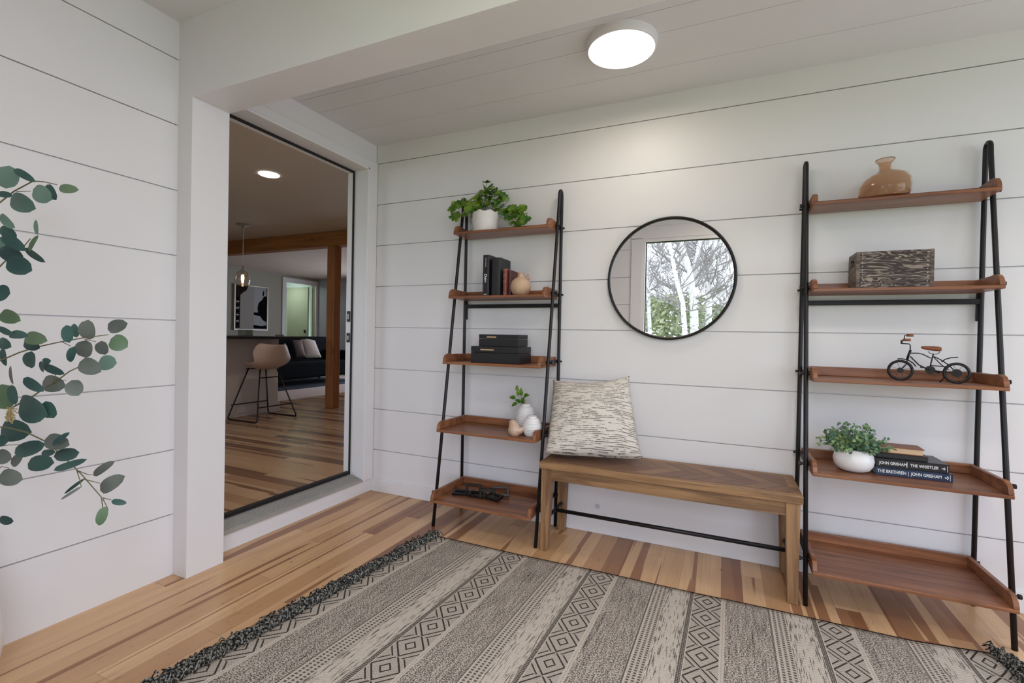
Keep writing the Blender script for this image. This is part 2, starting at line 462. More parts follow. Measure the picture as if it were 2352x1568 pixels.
box(bm, -.172, -.036, -.1, -.07, .09, 2.12); box(bm, -.172, -.036, -1.08, -.07, 2.083, 2.12); box(bm, -.172, -.036, -1.08, -1.052, .09, 2.12)
obj('jamb', bm, M['trimw'], door, bevel=.002)
bm = NB(); box(bm, -.172, -.13, -.112, -.1, .12, 2.07); box(bm, -.172, -.13, -1.052, -.1, 2.072, 2.083); box(bm, -.172, -.13, -1.052, -1.04, .12, 2.07)
obj('stop', bm, M['trimw'], door, bevel=.002)
bm = NB(); box(bm, -.131, -.1245, -.1125, -.1, .13, 2.07); box(bm, -.131, -.1245, -1.052, -.1, 2.068, 2.083)
obj('weatherstrip', bm, M['gasket'], door, label='thin black weatherstrip')
bm = NB()                                                   # casing with a bead
box(bm, -.037, -.021, -.088, -.004, .082, 2.0918); box(bm, -.037, -.021, -1.085, -.004, 2.092, 2.150)
box(bm, -.037, -.013, -.100, -.086, .082, 2.10); box(bm, -.037, -.013, -1.085, -.086, 2.083, 2.098)
obj('casing', bm, M['trimw'], door, bevel=.003, seg=3)
for z0, z1 in ((1.108, 1.177), (.975, 1.036)):
    bm = NB(); box(bm, -.160, -.133, -.117, -.1125, z0, z1); 
    sp_ = obj('strike_plate', bm, M['gasket'], door, bevel=.002, label='small black strike plate')
    bm = NB(); box(bm, -.152, -.141, -.1185, -.117, z0+.018, z1-.018); obj('latch_slot', bm, M['alu'], sp_)

# right wall with a window, and wall behind the photographer with a tall window
def wall_hole_y(bm, x0, x1, z0, z1, hx0, hx1, hz0, hz1, ya, yb):
    box(bm, x0, hx0, ya, yb, z0, z1); box(bm, hx1, x1, ya, yb, z0, z1)
    box(bm, hx0, hx1, ya, yb, z0, hz0); box(bm, hx0, hx1, ya, yb, hz1, z1)
bm = NB()
box(bm, XR, XR+.1, -.30, .05, 0, 2.40); box(bm, XR, XR+.1, YF-.1, -2.2, 0, 2.40); box(bm, XR, XR+.1, -2.2, -.30, 0, .35); box(bm, XR, XR+.1, -2.2, -.30, 2.05, 2.40)
struct('wall_right', bm, M['white'])
def window(name, cx0, cx1, z0, z1, plane, axis, t=.03, mull=0, kind='structure'):
    w = bpy.data.objects.new(name, None); C.objects.link(w); w['kind'] = kind
    loc = ((cx0+cx1)/2, plane, z0) if axis == 'y' else (plane, (cx0+cx1)/2, z0)
    w.location = loc; LOC[w] = Vector(loc)
    def B(bm, a0, a1, q0, q1, d0, d1):
        if axis == 'y': box(bm, a0, a1, plane+d0, plane+d1, q0, q1)
        else: box(bm, plane+d0, plane+d1, a0, a1, q0, q1)
    bm = NB()
    B(bm, cx0, cx0+t, z0, z1, -.05, .03); B(bm, cx1-t, cx1, z0, z1, -.05, .03); B(bm, cx0+t, cx1-t, z0, z0+t, -.05, .03); B(bm, cx0+t, cx1-t, z1-t, z1, -.05, .03)
    for i in range(mull):
        q = cx0+(cx1-cx0)*(i+1)/(mull+1); B(bm, q-.02, q+.02, z0+t, z1-t, -.04, .02)
    obj('window_frame', bm, M['trimw'], w, bevel=.003)
    bm = NB(); g = .009
    B(bm, cx0+t, cx0+t+g, z0+t, z1-t, -.03, .0); B(bm, cx1-t-g, cx1-t, z0+t, z1-t, -.03, .0); B(bm, cx0+t, cx1-t, z1-t-g, z1-t, -.03, .0)
    obj('window_gasket', bm, M['gasket'], w)
    bm = NB(); B(bm, cx0+t, cx1-t, z0+t, z1-t, -.018, -.014); obj('pane', bm, M['pane'], w)
    return w
window('window_2', -2.2, -.30, .35, 2.05, XR+.05, 'x', mull=1)
bm = NB(); shiplap(bm, 'y', YF, -.13, 1.158, 0, 2.24, .229, .295, out=1)
box(bm, 1.15, 1.262, YF-.09, YF+.012, 0, 2.113); box(bm, 1.15, XR+.1, YF-.09, YF+.012, 2.108, 2.40); box(bm, -.13, 1.16, YF-.09, YF+.0, 2.2, 2.40)
box(bm, 3.44, XR+.1, YF-.09, YF, 0, 2.2); box(bm, 1.262, 3.44, YF-.09, YF, 0, .10)
struct('wall_front', bm, M['white'])
bm = NB(); box(bm, -.13, XR, YF, YF+.03, 2.238, 2.33); struct('trim_3', bm, M['ceil'])
window('window_1', 1.262, 3.44, .10, 2.108, YF-.03, 'y', t=.032)

# ------------------------------------------------------------------ outside
sbox('ground', (-12, 16, -30, YF-.11, -.5, -.3), plain('spring_grass', (.22, .30, .10), .9, 0, .4, 2))
bark = Mt('pale_birch_bark', .7); p = bark.pos(); nb = bark.noise(bark.vec(p[0]*6, p[1]*6, p[2]*22), 1., 3, .7)
bark.col(bark.mix(nb.sm(.56, .66), (.62, .58, .56), (.13, .11, .11))); M['bark'] = bark.m
M['twig'] = plain('grey_twig', (.21, .185, .18), .8)
M['shrub'] = leafmat('spring_leaf', (.17, .20, .09), (.40, .43, .25), .7, 2)
def mir(cx, cy, Y):                                            # place outside seen in the mirror
    P = on(1, 1350+cx/3.92, 460+cy/3.92, Y); return Vector((P.x, -P.y, P.z))
def grow(bm, p, d, L, r, depth, rnd):
    pts = [p]; n = 5; dd = d.copy()
    for i in range(n):
        dd = (dd+Vector((rnd.uniform(-.12, .12), rnd.uniform(-.12, .12), rnd.uniform(-.03, .1)))).normalized(); pts.append(pts[-1]+dd*L/n)
    tube(bm, pts, r, 5, rs=[r*(1-.55*i/n) for i in range(n+1)])
    if depth:
        for j in range(rnd.choice((3, 4, 5))):
            i = rnd.randint(1, n); q = pts[i]
            nd = (dd+Vector((rnd.uniform(-1, 1), rnd.uniform(-1, 1), rnd.uniform(-.1, .8)))).normalized()
            grow(bm, q, nd, L*rnd.uniform(.4, .7), r*.45, depth-1, rnd)
def tree(paths, r, label, Y, seed, branches=14):
    rnd = random.Random(seed); base = mir(*paths[0][0], Y); root = Vector((base.x+.05, base.y, -.32))
    t = thing('birch_tree', label, 'tree', root, 'bare pale trees outside the window')
    bm = NB(); allp = []
    for i, path in enumerate(paths):
        pts = [mir(*q, Y+(.1*i)) for q in path]
        if i == 0: pts = [root]+pts
        e = pts[-1]+(pts[-1]-pts[-2]).normalized()*2.2; pts.append(e)
        rs = [r*(1 if i == 0 else .62)*(1-.5*j/len(pts)) for j in range(len(pts))]
        tube(bm, pts, r, 9, rs=rs); allp += [(a, b) for a, b in zip(pts[1 if i == 0 else 0:], pts[2 if i == 0 else 1:])]
    obj('trunk', bm, M['bark'], t, smooth=True)
    bm = NB()
    for j in range(int(branches*1.6)):
        a, b = rnd.choice(allp); q = a.lerp(b, rnd.random())
        d = Vector((rnd.uniform(-1, 1), rnd.uniform(-.6, .6), rnd.uniform(.0, 1.))).normalized()
        grow(bm, q, d, rnd.uniform(.55, 1.15), r*.2+.004, 2, rnd)
    tag(obj('twigs', bm, M['twig'], t), kind='stuff')
tree([[(960, 1180), (955, 950), (945, 800), (905, 600), (840, 390)], [(945, 800), (960, 620), (1010, 380)]], .105, 'thickest forked pale birch seen in the round mirror', 9, 1)
tree([[(875, 1190), (855, 920), (800, 720), (745, 430)]], .06, 'slim leaning birch left of the forked one in the mirror', 8.2, 2)
tree([[(1085, 1060), (1100, 760), (1145, 370)], [(1095, 720), (1065, 600), (1025, 480)]], .085, 'pale birch at the right edge of the mirror', 9.6, 3)
tree([[(560, 1190), (550, 900), (530, 600), (560, 300)]], .05, 'thin pale tree along the window frame in the mirror', 8.8, 4)
tree([[(680, 1190), (650, 800), (660, 500), (700, 300)]], .03, 'sapling with fine twigs in the left of the mirrored view', 10.5, 5, 22)
tree([[(1240, 1100), (1230, 800), (1215, 400)]], .05, 'tree just inside the right rim of the mirror', 11, 6, 20)
tree([[(760, 1180), (770, 900), (800, 600), (880, 350)]], .04, 'far thin tree between the mirrored birches', 13, 8, 22)
for i_, (cx_, Y_, lab_) in enumerate(((500, 14, 'faint far tree behind the thin tree at the window frame'), (620, 15, 'faint far tree with dense twigs, left part of the mirror'), (720, 16, 'faint far tree over the low shrubs in the mirror'), (830, 15, 'faint far tree just left of the forked birch'), (1000, 16, 'faint far tree seen through the birch fork'), (1060, 14.5, 'faint far tree right of the birch fork'), (1180, 15.5, 'faint far tree between the right birches'), (1290, 14.5, 'faint far tree cut by the right mirror rim'))):
    tree([[(cx_, 1190), (cx_+15, 900), (cx_-10, 600), (cx_+20, 330)]], .055, lab_, 12.6+2.1*((i_*3) % 8), 40+i_, 34)
def shrub(c, rad, hgt, label, seed, n=2300):
    rnd = random.Random(seed); bm = NB()
    for i in range(n):
        a = rnd.uniform(0, 2*PI); q = rnd.random()**.5; z = rnd.random()**.8
        p = Vector((c[0]+rad*q*math.cos(a)*(1-z*.5), c[1]+rad*.6*q*math.sin(a), c[2]+hgt*z))
        blade(bm, p, (rnd.uniform(-1, 1), rnd.uniform(-1, 1), rnd.uniform(-.5, 1)), (rnd.uniform(-1, 1), rnd.uniform(-1, 1), 1), rnd.uniform(.10, .20), .09, 2)
    o = obj('leafy_shrub', bm, M['shrub'], loc=c); tag(o, label, 'shrub', 'green shrubs outside the window')
shrub((.9, -10.3, -.3), 1.35, 2.4, 'green shrub low in the left half of the mirror view', 21)
shrub((2.0, -12.1, -.3), 1.2, 2.3, 'green shrub between the birch trunks in the mirror', 22)
shrub((3.0, -13.8, -.3), 1.3, 2.7, 'green shrub behind the rightmost mirrored birch', 23)
shrub((-.5, -15.4, -.3), 1.4, 2.9, 'green shrub beside the mirrored window edge', 24)

# ------------------------------------------------------------------ ceiling lamps
def disc_lamp(x, y, z, label, power, r=.146, glow='lamp', col=(1, .90, .78), grp='flush ceiling lights'):
    t = thing('ceiling_light', label, 'ceiling light', (x, y, z), grp)
    bm = NB(); lathe(bm, [(r, z), (r-.001, z-.016), (r-.005, z-.030), (r-.009, z-.034), (r-.011, z-.032), (r-.011, z-.024)], x, y, 64, cap=False); obj('housing_ring', bm, M['trimw'], t, smooth=True)
    bm = NB(); lathe(bm, [(.01, z-.036), (r*.6, z-.0355), (r-.011, z-.033), (r-.012, z-.026)], x, y, 64); obj('diffuser', bm, M[glow], t, smooth=True)
    area('lamp_light', (x, y, z-.06), (0, 0, 0), 2*r, 2*r, power, col, shape='DISK')
disc_lamp(1.662, -.497, 2.267, 'round white flush ceiling light above the bench', 3.0)
disc_lamp(2.25, -1.95, 2.317, 'second round flush light beyond the top of the photo', 11)

# ------------------------------------------------------------------ kitchen and living room beyond the door
ZK = .12
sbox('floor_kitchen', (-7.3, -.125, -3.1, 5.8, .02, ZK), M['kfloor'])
sbox('ceiling_kitchen', (-6.6, -.145, -3.1, 5.8, 2.273, 2.36), M['kceil'])
bm = NB(); box(bm, -6.6, -6.5, -3.1, 4.79, ZK, 2.3); box(bm, -6.6, -6.5, 5.60, 5.8, ZK, 2.3); box(bm, -6.6, -6.5, 4.79, 5.60, 2.16, 2.3); struct('wall_far', bm, M['kwall'])
bm = NB(); wall_hole_y(bm, -6.6, .3, ZK, 2.3, -4.9, -1.9, .5, 2.1, 5.66, 5.76); struct('wall_living', bm, M['daylit_blue'])
bm = NB(); wall_hole_y(bm, -6.6, -.1, ZK, 2.3, -3.8, -1.4, .6, 2.1, -3.1, -3.0); struct('wall_kitchen', bm, M['kwall'])
bm = NB(); box(bm, -.155, -.10, .05, 5.7, ZK, 2.3); struct('wall_kitchen_right', bm, M['kwall'])
bm = NB(); box(bm, -.155, -.13, -3.1, -1.2, ZK, 2.3); struct('wall_kitchen_near', bm, M['kwall'])
window('window_3', -4.9, -1.9, .5, 2.1, 5.70, 'y', mull=2)
window('added_window', -3.8, -1.4, .6, 2.1, -3.06, 'y', mull=1)  # out of view, added to let daylight into the kitchen
# doorway in the far wall with a pale green room behind
d2 = thing('door_2', 'white cased doorway into a pale green room', 'door', (-6.5, 5.2, ZK), kind='structure')
bm = NB(); box(bm, -6.5, -6.47, 4.70, 4.79, ZK, 2.1099); box(bm, -6.5, -6.47, 5.60, 5.655, ZK, 2.1099); box(bm, -6.5, -6.47, 4.70, 5.655, 2.11, 2.21); obj('casing', bm, M['trimw'], d2, bevel=.003)
bm = NB(); box(bm, -7.27, -6.62, 5.50, 5.54, ZK, 2.08); dl = obj('door_panel', bm, M['green'], d2)
bm = NB(); box(bm, -6.70, -6.67, 5.47, 5.50, 1.03, 1.10); obj('door_handle', bm, M['gasket'], dl)
bm = NB(); box(bm, -7.35, -7.3, 4.3, 6.2, ZK, 2.3); box(bm, -7.35, -6.6, 4.25, 4.3, ZK, 2.3); box(bm, -7.35, -6.6, 6.2, 6.25, ZK, 2.3); struct('wall_green', bm, M['green'])
sbox('ceiling_green', (-7.35, -6.6, 4.25, 6.25, 2.24, 2.3), M['white'])
area('hall_fill_light', (-6.95, 5.0, 2.2), (0, 0, 0), .3, .3, 5., (.95, 1, .9))  # unseen light added to brighten the green room
# timber beam and post
sbox('wooden_beam', (-6.4, -.16, 1.87, 2.01, 2.095, 2.272), M['fir'], bevel=.006)
po = sbox('wooden_post', (-2.36, -2.24, 1.872, 1.985, ZK, 2.095), M['firpost'], bevel=.006)
# downlight, pendant
t = thing('recessed_downlight', 'small round downlight in the dark kitchen ceiling', 'downlight', (-1.22, .14, 2.272))
bm = NB(); lathe(bm, [(.075, 2.2715), (.073, 2.268), (.005, 2.266)], -1.22, .14, 40); obj('diffuser', bm, M['klamp'], t, smooth=True)
area('downlight_light', (-1.22, .14, 2.25), (0, 0, 0), .14, .14, 4.5, (1, .9, .8), shape='DISK')
px_, py_ = -3.035, 1.26
t = thing('pendant_lamp', 'glass globe pendant lamp with glowing bulb above the counter', 'pendant lamp', (px_, py_, 2.272))
bm = NB(); lathe(bm, [(.070, 2.272), (.068, 2.262), (.02, 2.252), (.012, 2.225), (.004, 2.22)], px_, py_, 28); obj('canopy', bm, M['alu'], t, smooth=True)
bm = NB(); rod(bm, (px_, py_, 2.23), (px_, py_, 1.78), .0035, 8); obj('cord', bm, M['cream'], t)
bm = NB(); lathe(bm, [(.004, 1.80), (.012, 1.77), (.022, 1.745), (.024, 1.70), (.018, 1.69)], px_, py_, 20); obj('socket', bm, M['alu'], t, smooth=True)
bm = NB(); lathe(bm, [(.024, 1.735), (.05, 1.72), (.075, 1.68), (.08, 1.63), (.07, 1.58), (.052, 1.552), (.050, 1.552), (.067, 1.58), (.077, 1.63), (.072, 1.68), (.048, 1.716), (.024, 1.731)], px_, py_, 32, cap=False); obj('globe_shade', bm, M['clear'], t, smooth=True)
bm = NB(); lathe(bm, [(.006, 1.70), (.014, 1.68), (.016, 1.65), (.012, 1.61), (.004, 1.595)], px_, py_, 20); obj('bulb', bm, M['bulb'], t, smooth=True)
# island
isl = thing('kitchen_island', 'kitchen island with beige panels under the black counter', 'kitchen island', (-3.0, .3, ZK))
bx('body', (-3.35, -2.63, -1.2, 1.33, ZK, .955), M['kside'], isl, bevel=.003)
bm = NB(); box(bm, -3.38, -2.60, 1.30, 1.40, ZK, .955); box(bm, -3.39, -2.59, 1.28, 1.42, ZK, ZK+.12); obj('end_post', bm, M['kside'], isl, bevel=.003)
o = bx('countertop', (-3.4, -2.30, -1.25, 1.52, .957, .985), M['counter'], loc=(-2.85, .1, .957), bevel=.003); tag(o, 'black stone countertop running along the kitchen island', 'countertop')
o = bx('storage_box', (-3.22, -3.08, 1.34, 1.44, .985, 1.055), plain('grey_green_box', (.22, .24, .19), .6), loc=(-3.15, 1.4, .985), bevel=.006); tag(o, 'small grey green box on the black counter', 'box')
o = bx('serving_dish', (-2.70, -2.60, 1.43, 1.47, .985, 1.005), plain('grey_dish', (.2, .18, .15), .5), loc=(-2.65, 1.45, .985), bevel=.004); tag(o, 'small low grey dish at the end of the black counter', 'dish')
# bar stool
t = thing('bar_stool', 'beige leather bucket bar stool with thin black sled legs at the counter', 'bar stool', (-2.35, 1.0, ZK))
prof = [(-2.50, .680), (-2.46, .668), (-2.40, .655), (-2.33, .648), (-2.26, .648), (-2.20, .662), (-2.165, .70), (-2.15, .75), (-2.135, .81), (-2.125, .865), (-2.12, .905)]
wid = [.13, .165, .185, .20, .21, .215, .22, .222, .215, .19, .15]
bm = NB(); rings = []
for (px, pz), w in zip(prof, wid):
    row = []
    for j in range(13):
        s = -1+j/6; lift = abs(s)**2.6
        back = max(0, min(1, (pz-.655)/.15)) if px > -2.3 else 0
        row.append(bm.verts.new((px-(.10*lift)*back, 1.0+w*s, pz+lift*(.02+.05*(1-back)*(1 if px > -2.48 else .3)))))
    rings.append(row)
for a, b in zip(rings, rings[1:]):
    for j in range(12): bm.faces.new((a[j], a[j+1], b[j+1], b[j]))
obj('seat_shell', bm, M['stoolp'], t, smooth=True, solid=.014, sub=1)
def rr(pts, rad=.03, n=5):                                     # path with rounded corners
    out = [Vector(pts[0])]
    for i in range(1, len(pts)-1):
        a, b, c = Vector(pts[i-1]), Vector(pts[i]), Vector(pts[i+1])
        q = min(rad, (a-b).length*.45, (c-b).length*.45); p0 = b+(a-b).normalized()*q; p2 = b+(c-b).normalized()*q
        for j in range(n+1):
            s = j/n; out.append(p0*(1-s)**2+b*2*s*(1-s)+p2*s*s)
    out.append(Vector(pts[-1])); return out
for sy, yb, yt in ((0, .775, .90), (1, 1.255, 1.10)):
    bm = NB(); tube(bm, rr([(-2.43, yt, .655), (-2.575, yb, ZK+.007), (-2.135, yb, ZK+.007), (-2.26, yt, .648)], .035), .0075, 10); obj('sled_leg', bm, M['iron'], t, smooth=True)
for nm_, a_, b_ in (('footrest', (-2.552, .80, .27), (-2.552, 1.23, .27)), ('crossbar', (-2.16, .80, .27), (-2.16, 1.23, .27)), ('crossbar', (-2.25, .89, .56), (-2.25, 1.11, .56)), ('crossbar', (-2.44, .88, .645), (-2.44, 1.12, .645))):
    bm = NB(); rod(bm, a_, b_, .006); obj(nm_, bm, M['iron'], t)
# art
pa = [on(0, x, y, -6.5) for x, y in ((538, 655), (611, 661), (611, 757), (538, 756))]
y0, y1, z0, z1 = pa[0].y, pa[1].y, 1.083, 1.925
t = thing('framed_artwork', 'abstract black and white picture in a slim frame above the counter', 'picture', (-6.48, (y0+y1)/2, z0))
bm = NB(); 
for a in ((y0-.02, y0, z0-.02, z1+.02), (y1, y1+.02, z0-.02, z1+.02), (y0, y1, z0-.02, z0), (y0, y1, z1, z1+.02)): box(bm, -6.5, -6.455, *a)
obj('frame', bm, plain('champagne_frame', (.5, .44, .38), .35, .3), t)
bx('canvas', (-6.5, -6.475, y0, y1, z0, z1), plain('canvas_grey', (.32, .285, .265), .8), t)
dw, dh = y1-y0, z1-z0
def shape(pts, x, mat, par, nm='painted_shape'):
    bm = NB(); vs = [bm.verts.new((x, y0+dw*a, z1-dh*b)) for a, b in pts]; f = bm.faces.new(vs)
    r_ = bmesh.ops.extrude_face_region(bm, geom=[f]); bmesh.ops.translate(bm, verts=[v for v in r_['geom'] if isinstance(v, bmesh.types.BMVert)], vec=(.002, 0, 0))
    obj(nm, bm, mat, par)
bk = plain('black_ink', (.004, .004, .005), .9, spec=.05); dkb = plain('brown_ink', (.02, .015, .012), .9, spec=.05); pg = plain('pale_ink', (.30, .31, .31), .6)
shape([(.58, 0), (1, 0), (1, 1), (.56, 1)], -6.4745, pg, t)
shape([(0, 0), (.40, 0), (.34, .10), (.22, .17), (.16, .22), (.15, .98), (0, .98)], -6.4745, dkb, t)
for i in range(9): shape([(.03, .28+i*.075), (.13, .27+i*.075+(i % 3)*.01), (.12, .31+i*.075), (.04, .315+i*.075)], -6.472, pg if i % 2 else bk, t)
shape([(.90, .20), (1, .20), (1, .82), (.88, .78), (.78, .68), (.58, .66), (.58, .60), (.72, .60), (.70, .48), (.74, .36), (.86, .28)], -6.472, bk, t)
shape([(.58, .89), (.80, .92), (1, .90), (1, .98), (.58, .98)], -6.472, bk, t)
shape([(.87, .08), (.91, .08), (.90, .19), (.86, .19)], -6.472, bk, t)
# sofa, cushions, rugs
sf = thing('sofa', 'charcoal velvet sofa beyond the timber post', 'sofa', (-4.8, 3.6, ZK))
bx('seat', (-5.1, -4.40, 2.3, 4.55, ZK+.14, ZK+.42), M['sofa'], sf, bevel=.04, seg=4)
bx('backrest', (-5.3, -5.02, 2.3, 4.6, ZK+.2, ZK+.845), M['sofa'], sf, bevel=.06, seg=4)
bx('armrest', (-5.25, -4.42, 4.42, 4.62, ZK+.14, ZK+.60), M['sofa'], sf, bevel=.05, seg=4)
for x, y in ((-4.45, 2.75), (-4.45, 4.5), (-5.2, 4.5), (-5.2, 2.4)):
    bm = NB(); rod(bm, (x, y, ZK+.021), (x, y, ZK+.15), .018); obj('leg', bm, M['iron'], sf)
def cushion_bm(cs, th, n=18, pinch=.10, dip=0., uv=False):
    """cs = four corners (bl, br, tr, tl)"""
    bl, br, tr_, tl = [Vector(c) for c in cs]; nn = (br-bl).cross(tl-bl).normalized()
    bm = NB(); uvl = bm.loops.layers.uv.new('UVMap') if uv else None; g = {}
    for side in (1, -1):
        for i in range(n+1):
            for j in range(n+1):
                s, t_ = -1+2*i/n, -1+2*j/n
                if side == -1 and (i in (0, n) or j in (0, n)): g[side, i, j] = g[1, i, j]; continue
                rc = 1-.05*(s*s*t_*t_)**3; s2 = s*(1-pinch*(1-t_**6 if uv else (1-t_**2)**.7))*rc; t2 = t_*(1-(pinch*.6 if t_ > 0 else pinch*.1)*(1-s**4))*rc
                if t_ > 0: t2 -= dip*(1-s**2)**1.1*t_*t_
                a, b = (s2+1)/2, (t2+1)/2
                p = bl*(1-a)*(1-b)+br*a*(1-b)+tr_*a*b+tl*(1-a)*b
                h = th*(max(0, (1-s*s)*(1-t_*t_)))**.42
                g[side, i, j] = bm.verts.new(p+nn*h*side)
        for i in range(n):
            for j in range(n):
                q = [g[side, i, j], g[side, i+1, j], g[side, i+1, j+1], g[side, i, j+1]]
                f = bm.faces.new(q if side == 1 else q[::-1])
                if uv:
                    mp = {g[side, a, b]: (a/n, b/n) for a in (i, i+1) for b in (j, j+1)}
                    for l in f.loops: l[uvl].uv = mp[l.vert]
    return bm
o = obj('throw_cushion', cushion_bm([on(0, 682, 822, -4.82), on(0, 704, 820, -4.68), on(0, 694, 779, -4.86), on(0, 670, 780, -4.98)], .08), M['fur'], loc=(-4.85, 3.3, .55), smooth=True); tag(o, 'grey fur cushion on the dark sofa', 'cushion')
o = obj('throw_cushion', cushion_bm([on(0, 702, 823, -4.74), on(0, 740, 821, -4.60), on(0, 724, 781, -4.86), on(0, 690, 775, -4.98)], .08), M['furw'], loc=(-4.8, 3.5, .55), smooth=True); tag(o, 'white fur cushion on the dark sofa', 'cushion')
bm = NB(); box(bm, -5.6, -4.15, 1.8, 4.75, ZK+.008, ZK+.02); o = obj('area_rug', bm, M['darkrug'], loc=(-4.9, 3.2, ZK+.008)); tag(o, 'dark navy area rug under the sofa', 'rug')
bm = NB(); box(bm, -6.4, -3.25, 1.4, 5.5, ZK, ZK+.008); o = obj('area_rug', bm, M['beigerug'], loc=(-4.9, 3.2, ZK)); tag(o, 'pale beige carpet laid under the navy rug', 'rug')

# ------------------------------------------------------------------ floor rug with fringes
def tilt(u): return .11-(u-.8)*.128 if u < 1.26 else (.0515-(u-1.26)*.042 if u < 2.1 else max(-.02, .016-(u-2.1)*.08))
def rugpt(u, v, z=.0):
    x = u - tilt(u)*v*(1 if True else 0); y = -.432-v+(u-1.3)*.008
    if u < .95: y -= ((.95-u)/.2)**2*.0; x -= 0
    if u > 2.7 and v < .1: y += (u-2.7)*.12*(1-v/.1)
    return Vector((x, y, z))
rg = thing('area_rug', 'large fringed rug with grey beige diamond bands before the bench', 'rug', (1.9, -1.2, 0))
bm = NB(); uvl = bm.loops.layers.uv.new('UVMap'); NU, NV = 90, 60; U0, U1, V1 = .765, 2.93, 1.75
gr = [[None]*(NV+1) for _ in range(NU+1)]
for i in range(NU+1):
    for j in range(NV+1):
        u = U0+(U1-U0)*i/NU; v = V1*j/NV
        z = .0075+.0012*math.sin(u*9+v*3)
        gr[i][j] = (bm.verts.new(rugpt(u, v, z)), (u, v))
for i in range(NU):
    for j in range(NV):
        q = (gr[i][j], gr[i][j+1], gr[i+1][j+1], gr[i+1][j]); f = bm.faces.new([a[0] for a in q])
        for l, a in zip(f.loops, q): l[uvl].uv = a[1]
bot = bmesh.ops.extrude_face_region(bm, geom=bm.faces[:])
bmesh.ops.translate(bm, verts=[v for v in bot['geom'] if isinstance(v, bmesh.types.BMVert)], vec=(0, 0, -.0055))
obj('rug_field', bm, M['rug'], rg, smooth=True)
for side, uu in ((-1, U0), (1, U1)):
    bm = NB(); rnd = random.Random(5)
    nst = 1150 if side < 0 else 600
    for i in range(nst):
        v = (V1 if side < 0 else .9)*(i+rnd.random())/nst
        p = rugpt(uu, v, .006); L = rnd.uniform(.028, .066)
        ang = rnd.uniform(-1.3, 1.3); d = Vector((side*math.cos(ang), math.sin(ang), 0)); nn = Vector((-d.y, d.x, 0))
        k_ = rnd.uniform(-.8, .8); z1_ = rnd.uniform(.008, .032); st = Vector((-side*rnd.uniform(-.004, .016), 0, rnd.uniform(0, .006)))
        pts = [p+st+d*L*s+nn*L*k_*s*s+Vector((0, 0, math.sin(s*PI)*z1_)) for s in (0, .33, .66, 1)]
        for q in pts: q.z = max(q.z, .003)
        tube(bm, pts, .0022, 4, rs=[.0026, .0030, .0028, .0016])
    obj('fringe', bm, M['fringe'], rg)

# ------------------------------------------------------------------ ladder shelves
TZ = (1.600, 1.238, .876, .512, .147)            # underside heights of the five trays
TF = (-.190, -.232, -.280, -.328, -.378)         # front edges of the trays
def leg_y(z): return -.322+(z/1.80)*.262
def ladder(xl, xr, label):
    t = thing('ladder_shelf', label, 'shelf unit', ((xl+xr)/2, -.18, 0), 'ladder shelves against the shiplap wall')
    for x in (xl, xr):
        bm = NB(); a = (x, leg_y(0), 0); ft = (x, leg_y(1.76), 1.76); 
        pts = [(x, leg_y(z), z) for z in (0, .6, 1.2, 1.77)]
        yc, rad = (leg_y(1.785)-.022)/2, (-.022-leg_y(1.785))/2
        for j in range(0, 11):
            an = PI-PI*j/10; pts.append((x, yc+rad*math.cos(an), 1.80+rad*1.25*math.sin(an)*1.0))
        pts += [(x, -.022, 1.2), (x, -.022, .6), (x, -.022, 0)]
        tube(bm, pts, .0088, 10); obj('side_frame', bm, M['iron'], t, smooth=True)
    bm = NB(); box(bm, xl, xr, -.028, -.012, 1.197, 1.218)
    for x in (xl, xr): box(bm, x-.004 if x == xl else x-.012, x+.012 if x == xl else x+.004, -.02, -.006, 1.13, 1.24)
    obj('back_rail', bm, M['iron'], t, bevel=.002)
    for z, yf in zip(TZ, TF):
        x0, x1 = xl+.0125, xr-.0125; th = .013; w = .016; hb = .052
        bm = NB(); box(bm, x0, x1, yf, -.030, z, z+th)                                   # board
        box(bm, x0, x1, -.046, -.030, z+th, z+hb)                                        # back rim
        for xa, xb in ((x0, x0+w), (x1-w, x1)):                                          # side rims with a rounded nose
            pr = [(yf+.001, z+th), (yf+.002, z+.020), (yf+.008, z+.036), (yf+.020, z+.049), (yf+.036, z+.055), (yf+.055, z+.056), (yf+.08, z+.0535), (-.046, z+hb), (-.046, z+th)]
            A = [bm.verts.new((xa, *q)) for q in pr]; B = [bm.verts.new((xb, *q)) for q in pr]; n = len(pr)
            bm.faces.new(A); bm.faces.new(B[::-1])
            for j in range(n): bm.faces.new((A[j], B[j], B[(j+1) % n], A[(j+1) % n]))
        tr_ = obj('shelf_tray', bm, M['tray'], t, bevel=.0025)
        for x, s in ((xl, -1), (xr, 1)):
            bm = NB(); yl = leg_y(z+.03); box(bm, x-.003-.0075*s, x+.003-.0075*s, yl, -.02, z+.018, z+.036)
            rod(bm, (x-.024*s, yl, z+.027), (x+.020*s, yl, z+.027), .0055); rod(bm, (x+.016*s, yl, z+.027), (x+.024*s, yl, z+.027), .0085)
            rod(bm, (x-.024*s, -.022, z+.027), (x+.018*s, -.022, z+.027), .005)
            obj('bracket', bm, M['iron'], t)
    return t
ladder(.665, 1.258, 'black ladder shelf with five wood trays nearer the doorway, left of bench')
ladder(2.394, 3.005, 'black ladder shelf with five wood trays at the right of the bench')
S = [z+.0135 for z in TZ]

